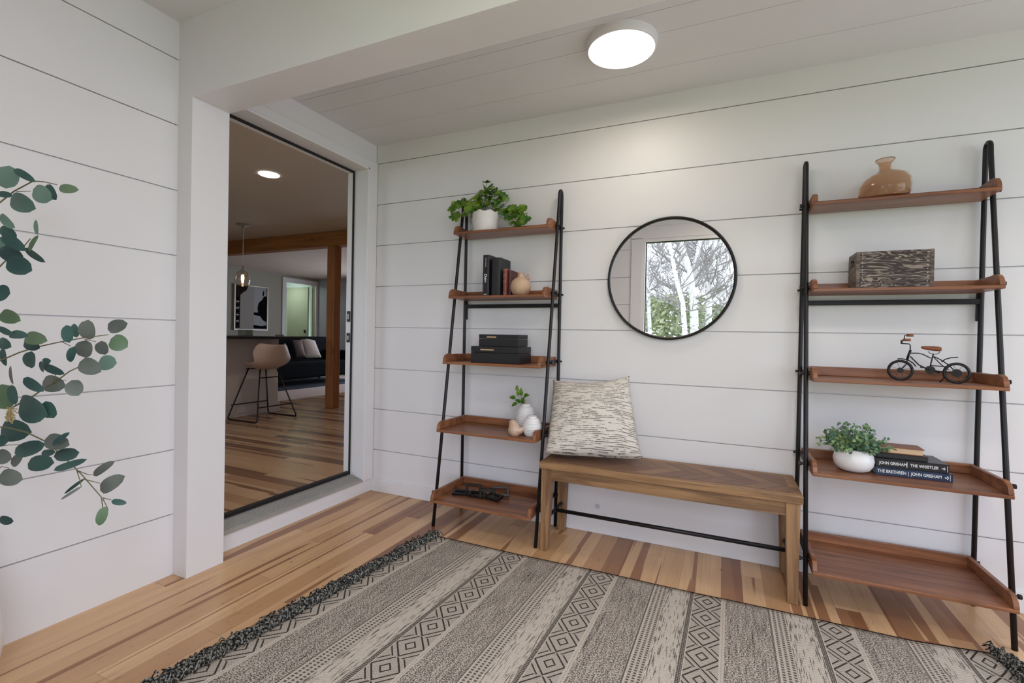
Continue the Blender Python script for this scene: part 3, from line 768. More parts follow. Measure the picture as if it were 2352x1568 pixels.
# ------------------------------------------------------------------ bench
bn = thing('bench', 'rustic brown wooden bench with herringbone seat and black metal stretcher', 'bench', (1.83, -.19, 0))
bx0, bx1, by0, by1, bz = 1.278, 2.376, -.347, -.022, .432
k = Mt('herringbone_pine', .5); p = k.pos(); wv_ = .075
w_ = .062; n_ = 4.
a = (p[0]+p[1])*(.70711/w_); b = (p[0]-p[1])*(.70711/w_)
i_ = a.fl(); j_ = b.fl(); md = (i_-j_).md(2*n_); hor = md < n_
la = a-(i_-md); lb = b-(j_-(2*n_-1-md))
along = hor*la+(1-hor)*lb; acr = hor*b.fr()+(1-hor)*a.fr()
pid = k.white(k.vec(hor*j_+(1-hor)*i_, hor*(i_-md)+(1-hor)*(j_-(2*n_-1-md)), hor))
g1 = k.noise(k.vec(along*.7, acr*4, pid*30), 1., 4)
c = k.mix((g1*.55+pid*.5).sm(.25, .8), (.17, .085, .05), (.27, .145, .075))
sm_ = ((acr < .03)+(acr > .97)+(along < .03)+(along > n_-.03)).mn(1.)
c = k.mix(sm_*.75, c, (.05, .025, .015)); k.col(c); k.bump(1-sm_, .2, .001); M['herring'] = k.m
bm = NB(); box(bm, bx0+.04, bx1-.04, by0+.04, by1-.04, bz-.03, bz+.0005); obj('seat_panel', bm, M['herring'], bn, label='herringbone seat panel')
bm = NB(); box(bm, bx0, bx1, by0, by0+.04, bz-.033, bz); box(bm, bx0, bx1, by1-.04, by1, bz-.033, bz); box(bm, bx0, bx0+.04, by0+.04, by1-.04, bz-.033, bz); box(bm, bx1-.04, bx1, by0+.04, by1-.04, bz-.033, bz)
obj('seat_frame', bm, M['bench'], bn, bevel=.003)
bm = NB(); box(bm, bx0+.05, bx1-.05, by0+.016, by0+.034, bz-.088, bz-.033); box(bm, bx0+.05, bx1-.05, by1-.034, by1-.016, bz-.088, bz-.033)
box(bm, bx0+.012, bx0+.03, by0+.05, by1-.05, bz-.088, bz-.033); box(bm, bx1-.03, bx1-.012, by0+.05, by1-.05, bz-.088, bz-.033)
obj('apron', bm, M['bench'], bn, bevel=.002)
for sx, sy in ((0, 0), (1, 0), (0, 1), (1, 1)):
    xa = bx0+.008 if not sx else bx1-.008; ya = by0+.010 if not sy else by1-.010
    dx = 1 if not sx else -1; dy = 1 if not sy else -1; tw, bw = .052, .037; zt = bz-.033
    def quad(w, z): 
        X0, X1 = sorted((xa, xa+dx*w)); Y0, Y1 = sorted((ya, ya+dy*w)); return [(X0, Y0, z), (X1, Y0, z), (X1, Y1, z), (X0, Y1, z)]
    bm = NB(); hexa(bm, quad(bw, 0)+quad(tw-.004, zt-.10)); hexa(bm, quad(tw-.004, zt-.10)+quad(tw, zt)); bmesh.ops.remove_doubles(bm, verts=bm.verts[:], dist=1e-5)
    obj('leg', bm, M['benchleg'], bn, bevel=.003)
bm = NB(); tube(bm, [(bx0+.03, -.18, .150), (bx1-.03, -.18, .150)], .0095, 10)
for x in (bx0+.03, bx1-.03): tube(bm, [(x, by0+.02, .150), (x, by1-.02, .150)], .0085, 10)
obj('stretcher', bm, M['iron'], bn, smooth=True, label='black metal H stretcher')

# pillow on the bench
cs = [on(1, 1243, 1046, -.30), on(1, 1484, 1050, -.175), on(1, 1450, 858, -.062), on(1, 1256, 868, -.075)]
cs[0].z = .458; cs[1].z = .458; cs[0].x = max(cs[0].x, 1.262); cs[3].x = max(cs[3].x, 1.235)
o = obj('throw_pillow', cushion_bm(cs, .09, 36, .095, .17, uv=True), M['pillow'], loc=(1.47, -.2, bz), smooth=True); tag(o, 'cream woven throw pillow with dark flecks standing on the bench', 'pillow')

# ------------------------------------------------------------------ mirror
mc = Vector((1.824, -.012, 1.338)); mr = .300
t = thing('round_mirror', 'round wall mirror with thin black frame above the bench', 'mirror', (mc.x, 0, mc.z))
bm = NB(); tube(bm, [(mc.x+mr*math.cos(a), -.016, mc.z+mr*math.sin(a)) for a in [2*PI*i/96 for i in range(96)]], .0075, 12, closed=True)
for v in bm.verts: v.co.y = -.016+(v.co.y+.016)*1.6
obj('mirror_frame', bm, M['blackframe'], t, smooth=True)
bm = NB(); vs = [bm.verts.new((mc.x+mr*math.cos(a), -.013, mc.z+mr*math.sin(a))) for a in [2*PI*i/96 for i in range(96)]]; f = bm.faces.new(vs)
q = bmesh.ops.extrude_face_region(bm, geom=[f]); bmesh.ops.translate(bm, verts=[v for v in q['geom'] if isinstance(v, bmesh.types.BMVert)], vec=(0, .008, 0))
obj('mirror_glass', bm, M['mirror'], t)
# round cap on the wall under the bench
bm = NB(); tube(bm, [(1.484+.012*math.cos(a), -.001, .139+.012*math.sin(a)) for a in [2*PI*i/24 for i in range(24)]], .0018, 6, closed=True); tube(bm, [(1.484, .0, .139), (1.484, -.002, .139)], .011, 20)
o = obj('wall_cap', bm, paint('cap_paint', (.55, .54, .58), .4), loc=(1.484, 0, .139)); tag(o, 'small round cap on the white wall under the bench', 'wall cap')

# ------------------------------------------------------------------ things on the left shelf
# 1 potted vine
pc = Vector((.842, -.118, S[0])); t = thing('potted_vine', 'trailing green vine in a scalloped white pot atop the left ladder shelf', 'potted plant', pc)
def scal(p, a, r, z):
    if z > pc.z+.10: p.z += .0045*math.cos(8*a)
    return p
bm = NB(); lathe(bm, [(.066, pc.z), (.070, pc.z+.004), (.0735, pc.z+.05), (.077, pc.z+.098), (.078, pc.z+.108), (.073, pc.z+.108), (.070, pc.z+.09), (.068, pc.z+.085)], pc.x, pc.y, 64, fn=scal, cap=True); obj('pot', bm, M['marble'], t, smooth=True)
bm = NB(); lathe(bm, [(.067, pc.z+.084), (.03, pc.z+.092), (.004, pc.z+.095)], pc.x, pc.y, 24); obj('soil', bm, M['soil'], t)
def ivy_leaf(bm, c, d, nrm, L):
    d = Vector(d).normalized(); nrm = Vector(nrm); nrm = (nrm-d*nrm.dot(d)).normalized(); s = d.cross(nrm)
    out = [(0, 0), (-.10, .22), (.02, .40), (.22, .48), (.24, .34), (.34, .30), (.46, .46), (.60, .40), (.58, .26), (.68, .22), (.82, .28), (.88, .16), (1.0, 0)]
    full = [(a, b) for a, b in out]+[(a, -b) for a, b in out[-2:0:-1]]
    ctr = bm.verts.new(Vector(c)+d*L*.4+nrm*L*.06)
    vs = [bm.verts.new(Vector(c)+d*a*L+s*b*L-nrm*(abs(b)**2*L*.5)) for a, b in full]
    for i in range(len(vs)): bm.faces.new((ctr, vs[i], vs[(i+1) % len(vs)]))
bm = NB(); sb = NB(); rnd = random.Random(3)
targets = []
pts2 = [(1048, 470), (1060, 466), (1046, 490), (1075, 470), (1085, 465), (1092, 450), (1100, 445), (1108, 440), (1098, 460), (1115, 455), (1125, 432), (1132, 440), (1140, 447), (1150, 446), (1158, 452), (1148, 462), (1138, 468), (1128, 452), (1150, 475), (1165, 480), (1175, 475), (1182, 485), (1190, 475), (1196, 482), (1186, 495), (1200, 492), (1205, 502), (1195, 510), (1165, 492), (1070, 480), (1082, 482), (1065, 490), (1092, 478), (1104, 470), (1110, 476), (1040, 478), (1140, 484), (1155, 488), (1176, 498), (1046, 500), (1117, 466), (1086, 492), (1120, 442), (1112, 430), (1142, 458), (1200, 478)]
for i, (a, b) in enumerate(pts2):
    P_ = on(1, a, b, pc.y+rnd.uniform(-.055, .055)); targets.append(P_)
    d = Vector((P_.x-pc.x, rnd.uniform(-.1, .06), rnd.uniform(-.08, .05))); d += Vector((rnd.uniform(-.05, .05), 0, 0))
    ivy_leaf(bm, P_-d.normalized()*.02, d, (rnd.uniform(-.4, .4), -1+rnd.uniform(-.3, .5), rnd.uniform(.1, 1.2)), rnd.uniform(.046, .064))
    d2_ = Vector((rnd.uniform(-1, 1), rnd.uniform(-.6, .3), rnd.uniform(-.8, .5))); ivy_leaf(bm, P_+Vector((rnd.uniform(-.02, .02), rnd.uniform(-.015, .025), rnd.uniform(-.025, .012))), d2_, (rnd.uniform(-.6, .6), -1, rnd.uniform(-.2, 1.)), rnd.uniform(.036, .052))
    if i % 3 == 0:
        s0 = pc+Vector((rnd.uniform(-.04, .04), rnd.uniform(-.03, .03), .09)); mid_ = (s0+P_)/2+Vector((0, 0, .035))
        tube(sb, [s0, s0.lerp(mid_, .6)+Vector((0, 0, .008)), mid_, mid_.lerp(P_, .6)+Vector((0, 0, .004)), P_], .0014, 5)
P_ = on(1, 1118, 418, pc.y); tube(sb, [pc+Vector((0, 0, .09)), pc+Vector((-.01, 0, .2)), P_], .0014, 5)
for a in (0, 1.3, 2.6, 3.9, 5.2): ivy_leaf(bm, P_, (math.cos(a), math.sin(a)*.6, .12), (0, 0, 1), .026)
for q in ((1148, 497), (1180, 520), (1192, 513), (1195, 500)), ((1088, 495), (1072, 497), (1062, 492)):
    pp = [on(1, a, b, pc.y-.03) for a, b in q]; tube(sb, pp, .0013, 5)
obj('vine_stems', sb, M['stemg'], t); obj('vine_leaves', bm, M['ivy'], t)

# 2 books and jug
def text(s, size, mat, parent, M4, name='lettering', ext=.0004, bold=0., sx=1., label=None):
    cu = bpy.data.curves.new(name, 'FONT'); cu.body = s; cu.size = size; cu.extrude = ext; cu.offset = bold; cu.align_x = 'LEFT'; cu.align_y = 'CENTER'
    to = bpy.data.objects.new('tmp', cu); C.objects.link(to); dg = bpy.context.evaluated_depsgraph_get(); dg.update()
    me = bpy.data.meshes.new_from_object(to.evaluated_get(dg)); bpy.data.objects.remove(to)
    base = LOC[parent]; me.transform(Matrix.Diagonal((sx, 1, 1, 1))); me.transform(M4); me.transform(Matrix.Translation(-base)); me.materials.clear(); me.materials.append(mat)
    o = bpy.data.objects.new(name, me); C.objects.link(o); o.parent = parent; LOC[o] = base
    if label: o['label'] = label
    return o
def frame4(o, xa, ya):
    xa = Vector(xa).normalized(); ya = Vector(ya).normalized(); za = xa.cross(ya)
    m_ = Matrix(((xa.x, ya.x, za.x), (xa.y, ya.y, za.y), (xa.z, ya.z, za.z))).to_4x4(); m_.translation = Vector(o); return m_
def upbook(x0, w, d, h, yb, yaw, cover, page, label, grp, cat='book', name='hardcover_book', z=None):
    """standing book, spine towards the room, at x0.., spine face at yb"""
    z = S[1] if z is None else z; base = Vector((x0+w/2, yb+d/2, z)); t = thing(name, label, cat, base, grp)
    Rm = Matrix.Translation(Vector((x0, yb, 0))) @ Matrix.Rotation(yaw, 4, 'Z') @ Matrix.Translation(Vector((-x0, -yb, 0)))
    bm = NB(); c_ = .003
    box(bm, x0, x0+c_, yb+.004, yb+d, z, z+h); box(bm, x0+w-c_, x0+w, yb+.004, yb+d, z, z+h)
    n = 6; A = []
    for i in range(n+1):
        a = PI*i/n; A.append((x0+w/2-math.cos(a)*w/2, yb+.005-math.sin(a)*.005))
    v0 = [bm.verts.new((*q, z)) for q in A]; v1 = [bm.verts.new((*q, z+h)) for q in A]
    for i in range(n): bm.faces.new((v0[i], v0[i+1], v1[i+1], v1[i]))
    bm.faces.new(v0); bm.faces.new(v1)
    bmesh.ops.transform(bm, matrix=Rm, verts=bm.verts[:]); obj('cover', bm, cover, t)
    bm = NB(); box(bm, x0+c_, x0+w-c_, yb+.006, yb+d-.005, z+.004, z+h-.005); bmesh.ops.transform(bm, matrix=Rm, verts=bm.verts[:]); obj('pages', bm, page, t)
    return t, Rm
G1 = 'standing books on the left shelf'
t, Rm = upbook(.876, .037, .145, .221, -.205, 0, M['bk1'], M['paperw'], 'tall black book with white spine title, leftmost standing beside the jug', G1)
fx_ = .876+.0185
text('Dune', .021, M['spinewhite'], t, frame4((fx_, -.2056, S[1]+.118), (0, 0, -1), (1, 0, 0)), 'title_lettering', bold=.0006, label='white spine title')
text('Frank Herbert', .0085, M['cream'], t, frame4((fx_, -.2056, S[1]+.205), (0, 0, -1), (1, 0, 0)), 'author_lettering', sx=1.0, label='cream author name')
bm = NB(); box(bm, .886, .902, -.2055, -.2045, S[1]+.006, S[1]+.009); obj('publisher_mark', bm, M['spinewhite'], t)
t, Rm = upbook(.925, .050, .135, .205, -.195, 0, M['bk2'], M['paperw'], 'thick plain black book without a title, between black and red books', G1)
t, Rm = upbook(.989, .020, .115, .145, -.185, 0, M['redspine'], M['paper'], 'small red leather book with gilt bands next to the jug', G1)
for z in (.012, .075, .104, .112, .135):
    bm = NB(); box(bm, .9895, 1.0085, -.1856, -.1835, S[1]+z, S[1]+z+.0028); obj('gilt_band', bm, M['gold'], t)
t, Rm = upbook(1.012, .016, .11, .138, -.170, 0, M['maroon'], M['paper'], 'thin maroon book half hidden behind the clay jug', G1)
jc = Vector((1.078, -.150, S[1])); t = thing('clay_jug', 'sand coloured clay jug with small handle beside the books', 'jug', jc)
bm = NB(); lathe(bm, [(.030, jc.z), (.045, jc.z+.012), (.055, jc.z+.035), (.056, jc.z+.055), (.048, jc.z+.078), (.030, jc.z+.094), (.018, jc.z+.100), (.0155, jc.z+.110), (.018, jc.z+.121), (.021, jc.z+.124), (.018, jc.z+.124), (.013, jc.z+.112), (.012, jc.z+.10)], jc.x, jc.y, 40); obj('body', bm, M['clay'], t, smooth=True)
bm = NB(); tube(bm, [jc+Vector(q) for q in ((.040, 0, .082), (.050, 0, .095), (.052, 0, .108), (.042, 0, .112), (.032, 0, .104), (.030, 0, .094))], .0055, 8); obj('handle', bm, M['clay'], t, smooth=True)
# 3 black boxes
def keepsake(x0, x1, y0, y1, z, h, hx0, hx1, hz, label):
    t = thing('keepsake_box', label, 'box', ((x0+x1)/2, (y0+y1)/2, z), 'black boxes stacked on the left shelf')
    zl = z+h*.62
    bx('base', (x0, x1, y0, y1, z, zl-.0006), M['blackbox'], t, bevel=.0015); ld = bx('lid', (x0, x1, y0, y1, zl+.0006, z+h), M['blackbox'], t, bevel=.0015)
    bm = NB(); tube(bm, [(hx0, y0-.007, hz), (hx1, y0-.007, hz)], .0035, 4, square=True); rod(bm, (hx0+.006, y0, hz), (hx0+.006, y0-.007, hz), .0025); rod(bm, (hx1-.006, y0, hz), (hx1-.006, y0-.007, hz), .0025)
    obj('pull_handle', bm, M['brass'], ld, label='pale brass bar pull')
keepsake(.825, 1.112, -.228, -.065, S[2], .088, .888, .966, S[2]+.0705, 'larger black box with brass bar pull, under the smaller one')
keepsake(.861, 1.095, -.205, -.075, S[2]+.089, .064, .914, .968, S[2]+.089+.050, 'smaller black box with brass bar pull, stacked on the larger one')
# 4 vases and bird
def ribvase(cx, cy, z, R0, Hh, label):
    t = thing('ribbed_vase', label, 'vase', (cx, cy, z), 'white ribbed vases on the left shelf')
    pr = []; n = 90
    for i in range(n+1):
        s = i/n; a = s*PI
        r = R0*(math.sin(PI*(.15+.72*s))**.55); rib = 1-.055*(abs(math.sin(s*PI*12))**4) if .1 < s < .85 else 1
        pr.append((r*rib, z+s*Hh*.90))
    rn = pr[-1][0]; pr += [(R0*.47, z+Hh*.915), (R0*.44, z+Hh*.94), (R0*.46, z+Hh), (R0*.38, z+Hh), (R0*.34, z+Hh*.9)]
    bm = NB(); lathe(bm, pr, cx, cy, 40); obj('body', bm, M['ceramic'], t, smooth=True); return t
t = ribvase(1.120, -.140, S[3], .056, .150, 'taller white ribbed vase holding a leafy sprig')
va = Vector((1.12, -.14, S[3]+.15)); rnd = random.Random(4)
sp_ = thing('leaf_sprig', 'sprig of dark green leaves in the taller ribbed vase', 'leaf sprig', va)
sb = NB(); bm = NB()
for (a, b), L, dr in (((1182, 913), .030, (-1, 0, .05)), ((1204, 908), .030, (1, -.2, .15)), ((1196, 906), .034, (.05, -.1, 1)), ((1186, 925), .028, (-.6, -.4, -.5)), ((1200, 926), .036, (.3, -.3, .9)), ((1188, 896), .026, (-.1, 0, 1)), ((1194, 922), .028, (-.5, -.6, .3)), ((1190, 908), .022, (-.3, .2, .7))):
    P_ = on(1, a, b, -.145); tube(sb, [va-Vector((0, 0, .05)), va.lerp(P_, .6), P_], .0009, 4); blade(bm, P_-Vector(dr)*L*.2, dr, (.1, -1, .6), L*1.35, L*.8, 7, .2, 'point')
obj('stems', sb, M['stemg'], sp_); obj('leaves', bm, M['ivy'], sp_, smooth=True)
ribvase(1.190, -.225, S[3], .052, .102, 'shorter round white ribbed vase at the tray end')
bc = Vector((1.105, -.262, S[3])); t = thing('bird_figurine', 'glossy cream ceramic bird in front of the ribbed vases', 'figurine', bc)
bm = NB(); pts = [bc+Vector(q) for q in ((-.004, 0, .0), (.002, 0, .016), (.003, 0, .032), (-.002, 0, .052), (-.008, 0, .068), (-.010, 0, .078), (-.010, 0, .082))]
tube(bm, pts, .03, 20, rs=[.022, .034, .036, .027, .018, .012, .003]); 
tube(bm, [bc+Vector(q) for q in ((.018, 0, .028), (.038, 0, .030), (.055, .004, .040), (.068, .006, .050))], .01, 12, rs=[.026, .018, .010, .008])
tube(bm, [bc+Vector(q) for q in ((-.018, -.004, .070), (-.028, -.008, .067))], .004, 8, rs=[.006, .001])
obj('bird_body', bm, M['bird'], t, smooth=True)
# 5 chain of black links
ch = thing('decorative_chain', 'black angular link chain ornament on the lowest left tray', 'ornament', (.90, -.19, S[4]))
def link(c, a, l, w, tiltv, th=.0065):
    ca, sa = math.cos(a), math.sin(a); U = Vector((ca, sa, 0)); V = Vector((-sa*math.cos(tiltv), ca*math.cos(tiltv), math.sin(tiltv)))
    N_ = U.cross(V); bm = NB(); vs = []
    for k_ in (-1, 1):
        for f_ in (1., 0.):
            for i, j in ((-1, -1), (1, -1), (1, 1), (-1, 1)): vs.append(Vector(c)+U*(l/2-(0 if f_ else .014))*i+V*(w/2-(0 if f_ else .014))*j+N_*k_*th)
    mz = min(p.z for p in vs)-.0005-S[4]; vs = [bm.verts.new(p-Vector((0, 0, mz))) for p in vs]
    for i in range(4):
        j = (i+1) % 4
        bm.faces.new((vs[i], vs[j], vs[4+j], vs[4+i])); bm.faces.new((vs[8+i], vs[12+i], vs[12+j], vs[8+j]))
        bm.faces.new((vs[i], vs[8+i], vs[8+j], vs[j])); bm.faces.new((vs[4+i], vs[4+j], vs[12+j], vs[12+i]))
    obj('chain_link', bm, M['blackframe'], ch, bevel=.002)
for c, a, l, w, tv in (((.775, -.225, 0), .3, .085, .05, .15), ((.835, -.185, 0), .25, .09, .055, 1.1), ((.875, -.215, 0), .1, .09, .05, .2), ((.93, -.205, 0), .45, .085, .05, .9), ((.975, -.215, 0), -.2, .09, .055, .25), ((.985, -.155, 0), .5, .095, .055, 1.0)): link(c, a, l, w, tv)

# ------------------------------------------------------------------ things on the right shelf
vc = Vector((2.662, -.112, S[0])); t = thing('glass_vase', 'squat amber glass bottle vase atop the right ladder shelf', 'vase', vc)
def lop(p, a, r, z):
    h = (z-vc.z)
    p.z += (p.x-vc.x)*.13*min(1, h/.05)*(1 if h < .12 else .25)
    return p
pr = [(.055, 0), (.074, .006), (.084, .022), (.087, .044), (.085, .070), (.074, .092), (.050, .108), (.026, .117), (.021, .126), (.0205, .142), (.024, .152), (.032, .162), (.033, .167)]
inn = [(r-.0035, h+.003 if i < 2 else h-.001) for i, (r, h) in enumerate(pr)][::-1]
bm = NB(); lathe(bm, [(r, vc.z+h) for r, h in pr+inn], vc.x, vc.y, 48, fn=lop); obj('body', bm, M['amber'], t, smooth=True)
# crate
cz = S[1]; t = thing('wooden_crate', 'dark weathered wooden crate with handle hole on the right shelf', 'crate', (2.68, -.12, cz))
cx0, cx1, cy0, cy1, chh = 2.560, 2.806, -.182, -.050, .148
bm = NB(); box(bm, cx0+.012, cx1-.012, cy0, cy0+.010, cz, cz+chh); obj('front_board', bm, M['crate'], t, bevel=.0015)
bm = NB(); box(bm, cx0+.012, cx1-.012, cy1-.010, cy1, cz, cz+chh); obj('rear_board', bm, M['crate'], t, bevel=.0015)
bm = NB(); box(bm, cx0+.013, cx1-.013, cy0+.010, cy1-.010, cz, cz+.008); obj('bottom_board', bm, M['crateend'], t)
for xa, xb in ((cx0, cx0+.012), (cx1-.012, cx1)):
    bm = NB(); yh0, yh1, zh0, zh1 = (cy0+cy1)/2-.030, (cy0+cy1)/2+.030, cz+chh-.052, cz+chh-.026
    box(bm, xa, xb, cy0, cy1, cz, zh0); box(bm, xa, xb, cy0, cy1, zh1, cz+chh); box(bm, xa, xb, cy0, yh0, zh0, zh1); box(bm, xa, xb, yh1, cy1, zh0, zh1)
    obj('end_board', bm, M['crateend'], t)
for xx_ in (cx0+.020, cx1-.020):
    bm = NB()
    for i in range(9): rod(bm, (xx_, cy0-.0008, cz+.010+i*.0158), (xx_, cy0+.002, cz+.010+i*.0158), .0022, 8)
    obj('nail_row', bm, M['alu'], t)

# toy bicycle
zt = S[2]; A0 = on(1, 2067.8, 866.9, -.15); B0 = on(1, 2201.9, 875.8, -.19); DZ = (A0.z+B0.z)/2-zt-.004; dirb = (B0-A0); dirb.z = 0; dirb.normalize(); nb_ = Vector((-dirb.y, dirb.x, 0))
if nb_.y > 0: nb_ = -nb_
def bp(cx, cy, off=0.): return onplane(1980+cx/7.84, 740+cy/7.84, A0, nb_) + nb_*off - Vector((0, 0, DZ))
t = thing('model_bicycle', 'small black metal model bicycle with brown saddle on right shelf', 'model bicycle', ((A0+B0)/2).to_tuple())
def wheel(cx, cy, name, hubr):
    c = bp(cx, cy); rad = c.z-zt-.0035; bm = NB()
    ring = [c+dirb*rad*math.cos(a)+Vector((0, 0, 1))*rad*math.sin(a) for a in [2*PI*i/40 for i in range(40)]]
    tube(bm, ring, .0052, 8, closed=True); w_ = obj(name, bm, M['iron'], t, smooth=True)
    bm = NB(); 
    for i in range(8): a = i*PI/4+.3; rod(bm, c, c+(dirb*math.cos(a)+Vector((0, 0, math.sin(a))))*rad, .0006, 5)
    rod(bm, c-nb_*.005, c+nb_*.006, hubr, 20); rod(bm, c-nb_*.012, c+nb_*.012, .002, 8)
    obj('hub', bm, M['blackframe'], w_); return c, rad
wf, rf = wheel(688, 838, 'front_wheel', .0105); wr, rr_ = wheel(1705, 890, 'rear_wheel', .015)
bm = NB(); T = lambda pts, r=.0014: tube(bm, [bp(*q) for q in pts], r*1.35, 7)
T([(875, 475), (840, 560), (815, 640)], .0032); T([(815, 640), (800, 730), (755, 775), (690, 835)], .0016)
T([(870, 530), (1000, 530), (1090, 548), (1240, 622)], .0015); T([(870, 590), (940, 660), (1020, 740), (1150, 800)], .0017)
T([(1285, 540), (1240, 720), (1225, 830)], .0017); T([(1290, 590), (1420, 650), (1550, 735), (1700, 880)], .0015); T([(1290, 600), (1430, 740), (1560, 830)], .0013)
T([(1225, 750), (1400, 765), (1480, 770), (1560, 790)], .0013); T([(1225, 830), (1450, 870), (1700, 885)], .0018); T([(1500, 800), (1520, 880), (1460, 990), (1400, 1055)], .0016)
obj('bicycle_frame', bm, M['blackframe'], t, smooth=True)
bm = NB(); T = lambda pts, r=.0014: tube(bm, [bp(*q) for q in pts], r*1.35, 7)
T([(870, 470), (868, 385), (850, 365), (705, 355)], .0015)
GR = ((735, 292, 875, .016), (800, 207, 935, -.018))
for gx, gy, gx2, off in GR: tube(bm, [bp(705, 355), bp(gx-35, gy+62, off), bp(gx-32, gy+4, off), bp(gx+10, gy, off)], .0019, 7)
hb_ = obj('handlebar', bm, M['blackframe'], t, smooth=True)
for gx, gy, gx2, off in GR:
    bm = NB(); rod(bm, bp(gx, gy, off), bp(gx2, gy+3, off), .0052, 14); obj('handle_grip', bm, M['leather'], hb_, smooth=True)
bm = NB(); T = lambda pts, r=.0022: tube(bm, [bp(*q) for q in pts], r, 7)
T([(635, 635), (720, 632), (830, 655), (920, 710), (970, 770)]); obj('front_mudguard', bm, M['blackframe'], t)
bm = NB(); T([(1430, 690), (1500, 640), (1600, 612), (1730, 605)]); obj('rear_mudguard', bm, M['blackframe'], t)
bm = NB(); rings = []
for cx, wd_, h0, h1 in ((1050, .0035, 398, 450), (1150, .006, 402, 470), (1280, .011, 402, 495), (1390, .016, 410, 500), (1445, .013, 420, 495)):
    rings.append([bm.verts.new(bp(cx, y_, o_)) for y_, o_ in ((h0, wd_*.6), (h0, -wd_*.6), ((h0+h1)/2, -wd_), (h1, -wd_*.7), (h1, wd_*.7), ((h0+h1)/2, wd_))])
for a, b in zip(rings, rings[1:]):
    for j in range(6): bm.faces.new((a[j], a[(j+1) % 6], b[(j+1) % 6], b[j]))
bm.faces.new(rings[0]); bm.faces.new(rings[-1][::-1]); sd = obj('saddle', bm, M['leather'], t, smooth=True, sub=1)
bm = NB(); tube(bm, [bp(*q) for q in ((1190, 495), (1220, 530), (1285, 545), (1340, 550), (1395, 520), (1400, 490))], .0012, 6); obj('saddle_spring', bm, M['blackframe'], sd)
bm = NB(); c_ = bp(1225, 830); tube(bm, [c_-nb_*.004, c_+nb_*.004], .0145, 28)
for i in range(24):
    a = 2*PI*i/24; q_ = c_+(dirb*math.cos(a)+Vector((0, 0, math.sin(a))))*.0155; rod(bm, q_-nb_*.0015, q_+nb_*.0015, .0012, 5)
for s_, off in ((1, .010), (-1, -.010)):
    e = c_+dirb*(-.026*s_)+Vector((0, 0, .010*s_))+nb_*off; rod(bm, c_+nb_*off, e, .0015, 6); rod(bm, e-nb_*.001, e+nb_*.010*s_, .0045, 10)
obj('crankset', bm, M['blackframe'], t)

# round-leaf plant
gc = Vector((2.562, -.205, S[3])); t = thing('potted_greenery', 'bushy small leaved greenery in a round white bowl pot, right shelf', 'potted plant', gc)
bm = NB(); lathe(bm, [(.038, gc.z), (.055, gc.z+.008), (.066, gc.z+.026), (.069, gc.z+.046), (.064, gc.z+.066), (.050, gc.z+.082), (.042, gc.z+.087), (.039, gc.z+.086), (.036, gc.z+.076)], gc.x, gc.y, 48); obj('pot', bm, M['ceramic'], t, smooth=True)
rnd = random.Random(9); sb = NB(); bm = NB()
for i in range(84):
    a = rnd.uniform(0, 2*PI); el = rnd.uniform(.12, 1.5); L = rnd.uniform(.075, .115)*(1.0 if el < 1.0 else .95)
    d = Vector((math.cos(a)*math.cos(el)*1.0, math.sin(a)*math.cos(el)*.85, math.sin(el)))
    s0 = gc+Vector((math.cos(a)*.02, math.sin(a)*.02, .078)); e = s0+d*L
    if e.y > -.06: e.y = -.06
    tube(sb, [s0, s0.lerp(e, .5)+Vector((0, 0, .006)), e], .0008, 4)
    for j in range(12):
        q_ = s0.lerp(e, .22+.78*j/11)+Vector((rnd.uniform(-.008, .008), rnd.uniform(-.008, .008), rnd.uniform(-.006, .008)))
        ld = Vector((rnd.uniform(-1, 1), rnd.uniform(-1, 1), rnd.uniform(-.3, 1)))
        blade(bm, q_, ld, (rnd.uniform(-.6, .6), -1, rnd.uniform(.2, 1.2)), rnd.uniform(.010, .017), rnd.uniform(.009, .014), 4, .2)
obj('stems', sb, M['stemg'], t); obj('small_leaves', bm, M['box'], t, smooth=True)

# stack of books
def flatbook(x0, x1, y0, y1, z, h, cover, page, label, spine=True, yaw=0., grp='stacked books on the right shelf'):
    cx, cy = (x0+x1)/2, (y0+y1)/2; t = thing('hardcover_book', label, 'book', (cx, cy, z), grp)
    Rm = Matrix.Translation((cx, cy, 0)) @ Matrix.Rotation(yaw, 4, 'Z') @ Matrix.Translation((-cx, -cy, 0)); c_ = .0025
    bm = NB(); box(bm, x0, x1, y0, y1, z, z+c_); box(bm, x0, x1, y0, y1, z+h-c_, z+h)
    if spine: box(bm, x0, x1, y0, y0+.003, z+c_, z+h-c_)
    else: box(bm, x0, x1, y1-.003, y1, z+c_, z+h-c_)
    bmesh.ops.transform(bm, matrix=Rm, verts=bm.verts[:]); obj('cover', bm, cover, t, bevel=.001)
    bm = NB(); box(bm, x0+.004, x1-.004, y0+(.003 if spine else .004), y1-(.004 if spine else .003), z+c_, z+h-c_); bmesh.ops.transform(bm, matrix=Rm, verts=bm.verts[:]); obj('pages', bm, page, t)
    return t, Rm
z = S[3]
def spine_text(t, Rm, items, yf):
    for s, x, zz, size, sx_ in items: text(s, size, M['spinewhite'], t, Rm @ frame4((x, yf-.0003, zz), (1, 0, 0), (0, 0, 1)), 'title_lettering', bold=.0003, sx=sx_, label='white spine lettering')
bl = on(2, 2008, 1082, z); br = on(2, 2186, 1102, z)
X0, X1, Y0 = 2.628, 2.862, -.232
t, Rm = flatbook(X0, X1, Y0, Y0+.155, z, .030, M['navy'], M['paperw'], 'navy hardcover at the bottom of the book stack')
spine_text(t, Rm, [('THE BRETHREN', X0+.006, z+.0155, .0165, .78), ('|', X0+.101, z+.0155, .018, .7), ('JOHN GRISHAM', X0+.110, z+.0155, .0165, .78)], Y0)
